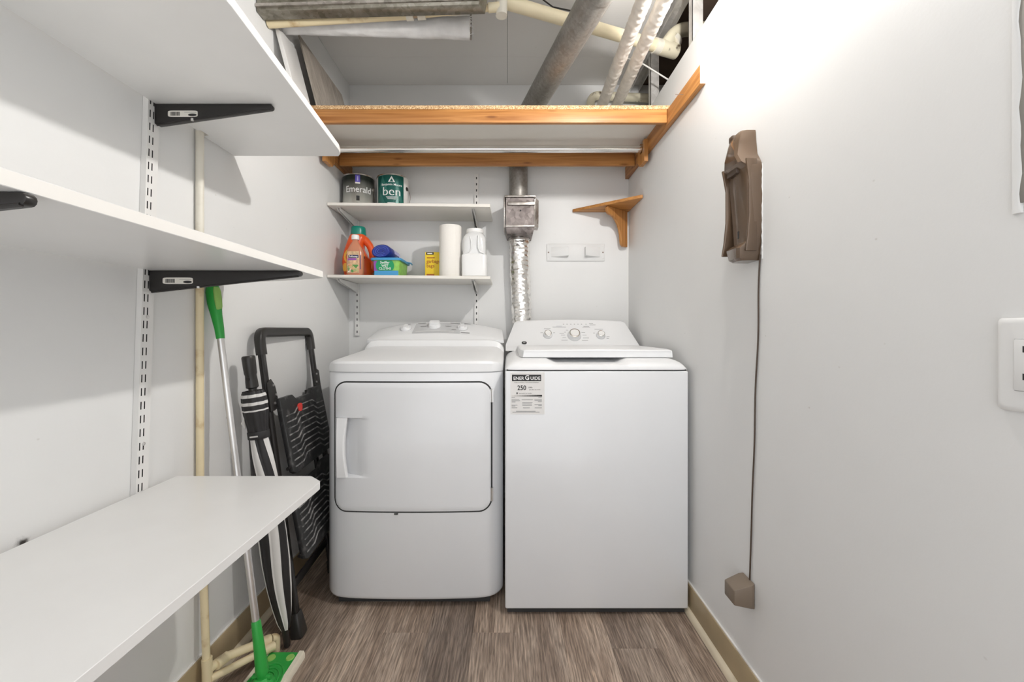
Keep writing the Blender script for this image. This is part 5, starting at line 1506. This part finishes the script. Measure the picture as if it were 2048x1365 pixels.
# ------------------------------------------------------------------ folding step ladder
def ladder():
    th = math.radians(7.6)
    v = Vector((-math.sin(th), 0, math.cos(th))); n = Vector((math.cos(th), 0, math.sin(th))); u = Vector((0, 1, 0))
    u = Vector((-0.060, 1, 0)).normalized(); n = u.cross(v).normalized()
    o = Vector((-0.717, 1.462, 0.0))
    mt = Matrix(((u.x, n.x, v.x, o.x), (u.y, n.y, v.y, o.y), (u.z, n.z, v.z, o.z), (0, 0, 0, 1)))   # local: x across, y outward, z up the ladder
    T = thing('step_ladder', 'folded black two-step ladder leaning between wall and dryer', 'step ladder', tuple(o))
    W = 0.425
    for x in (0.0, W):
        b = MB(mt); b.loft([ellipse(x, 0, zz, 0.014, 0.009, 20, 4) for zz in (0.05, 1.0)]); b.build('front_rail', 'black_metal', T, smooth=35)
        b = MB(mt); b.loft([ellipse(x, 0, zz, rx, ry, 20, 5) for zz, rx, ry in ((0.001, 0.026, 0.021), (0.008, 0.0265, 0.0215), (0.075, 0.019, 0.014), (0.080, 0.016, 0.011))]); b.build('rubber_foot', 'black_plastic', T, smooth=35)
        xr = x + (0.036 if x == 0 else -0.036)
        b = MB(mt); b.loft([ellipse(xr, -0.026, zz, 0.012, 0.008, 16, 4) for zz in (0.03, 0.80)]); b.build('rear_leg', 'black_metal', T, smooth=35)
        b = MB(mt); b.loft([ellipse(xr, -0.026, zz, rx, 0.012, 16, 4) for zz, rx in ((0.004, 0.018), (0.05, 0.015))]); b.build('rubber_foot', 'black_plastic', T, smooth=35)
        # hinge plate
        xs = x + (0.012 if x == 0 else -0.012)
        sg = 1 if x == 0 else -1
        b = MB(mt); b.prism([(xs, 0.010, 0.775), (xs - sg * 0.028, 0.010, 0.775), (xs - sg * 0.028, 0.010, 0.875), (xs, 0.010, 0.885), (xs + sg * 0.022, 0.010, 0.860), (xs + sg * 0.030, 0.010, 0.815), (xs + sg * 0.018, 0.010, 0.78)], (0, 0.005, 0)); h = b.build('hinge_plate', 'black_plastic', T, bevel=0.0015)
        for (dx, zz) in ((0.006, 0.862), (0.018, 0.828), (0.002, 0.80)):
            b = MB(mt); b.tube([(xs + sg * dx, 0.014, zz), (xs + sg * dx, 0.0185, zz)], 0.0045, 10); b.build('rivet', 'alu', T, smooth=40)
    b = MB(mt); b.box(0.036, W - 0.036, -0.032, -0.022, 0.125, 0.155); b.build('rear_brace', 'black_metal', T, bevel=0.002)
    # U handle with padded grip
    pts = bend_path([(0, 0, 0.972), (0, 0, 1.050), (W, 0, 1.050), (W, 0, 0.972)], 0.055, 8)
    rings = []
    P = [Vector(p) for p in pts]
    for i, p in enumerate(P):
        t = (P[min(i + 1, len(P) - 1)] - P[max(i - 1, 0)]).normalized()
        s = Vector((0, 1, 0)); w = t.cross(s).normalized()
        ring = []
        for k in range(20):
            a = 2 * math.pi * k / 20
            c, q = math.cos(a), math.sin(a)
            ring.append(p + w * (0.0175 * math.copysign(abs(c) ** 0.55, c)) + s * (0.0145 * math.copysign(abs(q) ** 0.55, q)))
        rings.append(ring)
    b = MB(mt); b.loft(rings); b.build('handle_grip', 'black_plastic', T, smooth=40)
    # two treads folded flat
    for ti, (z0, z1) in enumerate(((0.540, 0.812), (0.235, 0.507))):
        def tp(x, y, s):                      # s 0 foot .. 1 head; foot of the tread swings outward
            return (x, 0.012 + 0.016 * (1 - s) + y, z0 + (z1 - z0) * s)
        xa, xb = 0.022, W - 0.022
        b = MB(mt)
        top = [(xa, 1.0), (xa + 0.10, 1.0), (xa + 0.125, 0.93), (xb - 0.125, 0.93), (xb - 0.10, 1.0), (xb, 1.0), (xb, 0.04), (xb - 0.02, 0), (xa + 0.02, 0), (xa, 0.04)]
        b.prism([tp(x, 0, s) for x, s in top], (0, 0.018, 0)); S_ = b.build('tread', 'scuffed', T, bevel=0.003)
        b = MB(mt)
        for i in range(9):
            s = 0.09 + 0.083 * i
            line = [(xa + 0.018, s), (xa + 0.085, s), (xa + 0.125, s + 0.075), (xa + 0.175, s + 0.075), (xb - 0.175, s + 0.075), (xb - 0.125, s + 0.075), (xb - 0.085, s), (xb - 0.018, s)]
            b.tube([tp(x, 0.0195, q) for x, q in line], 0.0026, 6)
        r = b.build('tread_ribs', 'scuffed_rib', T)
        r['kind'] = 'stuff'
        b = MB(mt); b.tube([tp(xa - 0.012, 0.004, 0.10), tp(xb + 0.012, 0.004, 0.10)], 0.006, 10); b.build('cross_bar', 'black_metal', T, smooth=40)
        if ti == 0:
            c = Vector(tp(0.155, 0.0228, 0.80))
            b = MB(mt); b.loft([[c + Vector((0.018 * math.cos(a) * (1 + 0.12 * math.sin(3 * a)), dy, 0.018 * math.sin(a) * (1 + 0.15 * math.cos(2 * a)))) for a in [2 * math.pi * i / 20 for i in range(20)]] for dy in (-0.003, 0.0006)]); b.build('red_sticker', 'red', T)
ladder()

# ------------------------------------------------------------------ cordless vacuum wall cradle with cord and adapter
def charger():
    T = thing('wall_charger', 'brown plastic handheld vacuum cradle on right wall with cord and plug-in adapter', 'charger', (XR, 1.16, 0.30))
    e = XR - 0.0008
    # side outline: height, how far it stands off, near edge Y, far edge Y
    sec = [(1.238, 0.050, 1.150, 1.205), (1.245, 0.058, 1.146, 1.212), (1.272, 0.060, 1.143, 1.220), (1.290, 0.036, 1.140, 1.222), (1.34, 0.034, 1.137, 1.232), (1.42, 0.036, 1.135, 1.240), (1.47, 0.040, 1.135, 1.243), (1.492, 0.040, 1.136, 1.243), (1.505, 0.056, 1.142, 1.240), (1.53, 0.058, 1.158, 1.234), (1.57, 0.050, 1.164, 1.230), (1.594, 0.044, 1.166, 1.224), (1.600, 0.038, 1.168, 1.220)]
    rings = []
    for z, p, ya, yb in sec:
        rings.append([Vector((e, ya, z)), Vector((e - p * 0.6, ya, z)), Vector((e - p * 0.9, ya + 0.004, z)), Vector((e - p, ya + 0.012, z)), Vector((e - p, yb - 0.014, z)), Vector((e - p * 0.9, yb - 0.004, z)), Vector((e - p * 0.5, yb, z)), Vector((e, yb, z))])
    b = MB(); b.loft(rings); cr = b.build('cradle', 'bronze', T, smooth=32)
    # raised side walls of the cradle tray and catches
    for ya, yb, k in ((1.137, 1.145, 0.75), (1.234, 1.242, 1.0)):
        b = MB(); b.prism([(e - 0.012, ya, 1.262), (e - 0.058 * k, ya, 1.262), (e - 0.052 * k, ya, 1.30), (e - 0.046 * k, ya, 1.36), (e - 0.046 * k, ya, 1.45), (e - 0.057 * k, ya, 1.512), (e - 0.012, ya, 1.512)], (0, yb - ya, 0)); b.build('tray_wall', 'bronze', T, bevel=0.003)
    b = MB(); b.box(e - 0.050, e - 0.032, 1.175, 1.225, 1.484, 1.500); b.build('catch', 'bronze_dark', T, bevel=0.003)
    b = MB(); b.box(e - 0.046, e - 0.030, 1.20, 1.222, 1.582, 1.601); b.build('catch', 'bronze_dark', T, bevel=0.003)
    b = MB(); b.box(e - 0.0372, e - 0.030, 1.186, 1.190, 1.305, 1.325); b.build('slot', 'slot_dark', T)
    b = MB(); b.box(e - 0.0345, e - 0.010, 1.146, 1.232, 1.268, 1.276); b.build('ledge', 'bronze_dark', T)
    # paint smear along the wall edge
    b = MB(); rnd = random.Random(9); rings = []
    for i in range(26):
        z = 1.24 + 0.255 * i / 25; w = rnd.uniform(0.0006, 0.003)
        rings.append([Vector((e + 0.0006, 1.1340, z)), Vector((e - w, 1.1345, z)), Vector((e - w, 1.137, z)), Vector((e + 0.0006, 1.138, z))])
    b.loft(rings); b.build('paint_smear', 'wall', T)
    # cord
    pts = []
    for i in range(41):
        s = i / 40; z = 1.252 - s * (1.252 - 0.345)
        y = 1.141 + 0.050 * s + 0.0035 * math.sin(s * 19) * (1 - s)
        pts.append((XR - 0.0035, y, z))
    b = MB(); b.tube(pts, 0.0022, 8); b.build('cord', 'bronze_dark', T, smooth=50)
    # adapter: chamfered cube
    ya, yb, z0, z1, p = 1.166, 1.232, 0.282, 0.346, 0.056
    rings = []
    for x, g, ch in ((e, -0.004, 0.0), (e - 0.010, 0.0, 0.0), (e - 0.012, 0.0, 0.0)):
        rings.append([Vector((x, ya - g, z0 + g)), Vector((x, yb + g, z0 + g)), Vector((x, yb + g, z1 - g)), Vector((x, ya - g, z1 - g))])
    rings.append([Vector((e - p, ya + 0.006, z0 + 0.006)), Vector((e - p, yb - 0.006, z0 + 0.006)), Vector((e - p, yb - 0.006, z1 - 0.016)), Vector((e - p, ya + 0.006, z1 - 0.016))])
    b = MB(); b.loft(rings); b.build('power_adapter', 'adapter', T, bevel=0.003)
charger()

# ------------------------------------------------------------------ wall outlet, grey panel at the right picture edge
def outlet():
    T = thing('wall_outlet', 'white screwless wall outlet plate at the right edge of the picture', 'outlet', (XR, 0.55, 0.93))
    e = XR - 0.0006
    y1 = 0.588; y0 = y1 - 0.082; z0, z1 = 0.941, 1.066
    def rr(x, ins, r=0.006):
        out = []
        for (cy, cz, a0) in ((y1 - r - ins, z1 - r - ins, 0), (y0 + r + ins, z1 - r - ins, 90), (y0 + r + ins, z0 + r + ins, 180), (y1 - r - ins, z0 + r + ins, 270)):
            for k in range(5):
                a = math.radians(a0 + 22.5 * k)
                out.append(Vector((x, cy + r * math.cos(a), cz + r * math.sin(a))))
        return out
    b = MB(); b.loft([rr(e, 0.0), rr(e - 0.003, 0.0), rr(e - 0.006, 0.003), rr(e - 0.0068, 0.007)]); P = b.build('plate', 'outlet', T, smooth=40)
    yc = (y0 + y1) / 2; zc = (z0 + z1) / 2
    b = MB(); b.box(e - 0.0070, e - 0.0060, yc - 0.0185, yc + 0.0185, zc - 0.0345, zc + 0.0345); b.build('recess_line', 'ink_grey', T)
    b = MB(); b.box(e - 0.0090, e - 0.0062, yc - 0.0178, yc + 0.0178, zc - 0.0338, zc + 0.0338); R_ = b.build('receptacle', 'outlet', T, bevel=0.001)
    for dz in (0.018, -0.018):
        for dy, hh in ((0.0068, 0.0042), (-0.0062, 0.0035)):
            MB().box(e - 0.0093, e - 0.0088, yc + dy - 0.0009, yc + dy + 0.0009, zc + dz - hh + 0.003, zc + dz + hh + 0.003).build('slot', 'slot_dark', T)
        b = MB(); b.tube([(e - 0.0088, yc, zc + dz - 0.0075), (e - 0.0093, yc, zc + dz - 0.0075)], 0.0025, 10); b.build('ground_hole', 'slot_dark', T)
    for dz in (0.047, -0.047):
        b = MB(); b.tube([(e - 0.0066, yc, zc + dz), (e - 0.0080, yc, zc + dz)], 0.0035, 12); b.build('screw', 'outlet', T, smooth=40)
outlet()
b = MB(); b.box(XR - 0.004, XR - 0.0004, 0.20, 0.5655, 1.218, 1.95)
PN = thing('grey_panel', 'grey metal panel edge at the top right corner of the picture', 'panel', (XR, 0.38, 1.218))
b.build('cover', 'panel_grey', PN, bevel=0.001)
b = MB(); rings = []; rnd = random.Random(2)
for i in range(60):
    z = 1.205 + 0.75 * i / 59; w = 0.004 + 0.0025 * noise.noise(Vector((z * 25, 0, 0))) + rnd.uniform(-0.0008, 0.0008)
    rings.append([Vector((XR - 0.0003, 0.572, z)), Vector((XR - 0.0045, 0.571, z)), Vector((XR - 0.0052, 0.5655 - w * 0.3, z)), Vector((XR - 0.0040, 0.5655 - w, z)), Vector((XR - 0.0003, 0.5655 - w, z))])
b.loft(rings); b.build('paint_edge', 'wall', PN, smooth=50)

# ------------------------------------------------------------------ LED bulb on the right wall, just above the picture
L_ = thing('wall_lamp', 'bulb with an added shading collar in a porcelain holder on the right wall above the picture', 'lamp', tuple(BULB_POS))
ax = Vector((-0.97, 0.0, 0.24)).normalized()
lx = Vector((0, 1, 0)); ly = ax.cross(lx)
lm = Matrix(((lx.x, ly.x, ax.x, BULB_POS.x), (lx.y, ly.y, ax.y, BULB_POS.y), (lx.z, ly.z, ax.z, BULB_POS.z), (0, 0, 0, 1)))
b = MB(); b.tube([(XR - 0.0005, BULB_POS.y, BULB_POS.z - 0.028), (XR - 0.022, BULB_POS.y, BULB_POS.z - 0.024), (XR - 0.030, BULB_POS.y, BULB_POS.z - 0.022)], [0.05, 0.045, 0.03], 24); b.build('holder', 'porcelain', L_, smooth=40)
b = MB(lm); b.loft([ellipse(0, 0, dz, r, r, 24) for dz, r in ((-0.088, 0.022), (-0.060, 0.020), (-0.040, 0.021), (-0.012, 0.0272), (-0.008, 0.0310), (-0.004, 0.0315))]); b.build('bulb_base_shade', 'porcelain', L_, smooth=40)  # opaque base with flared collar, shaped to shade the wall from the bulb
b = MB(lm); b.loft([ellipse(0, 0, 0.027 * math.sin(a), 0.027 * math.cos(a), 0.027 * math.cos(a), 24) for a in [math.radians(q) for q in (0, 12, 24, 36, 48, 60, 72, 82, 88)]]); b.build('bulb', 'bulb', L_, smooth=60)

finish_texts()
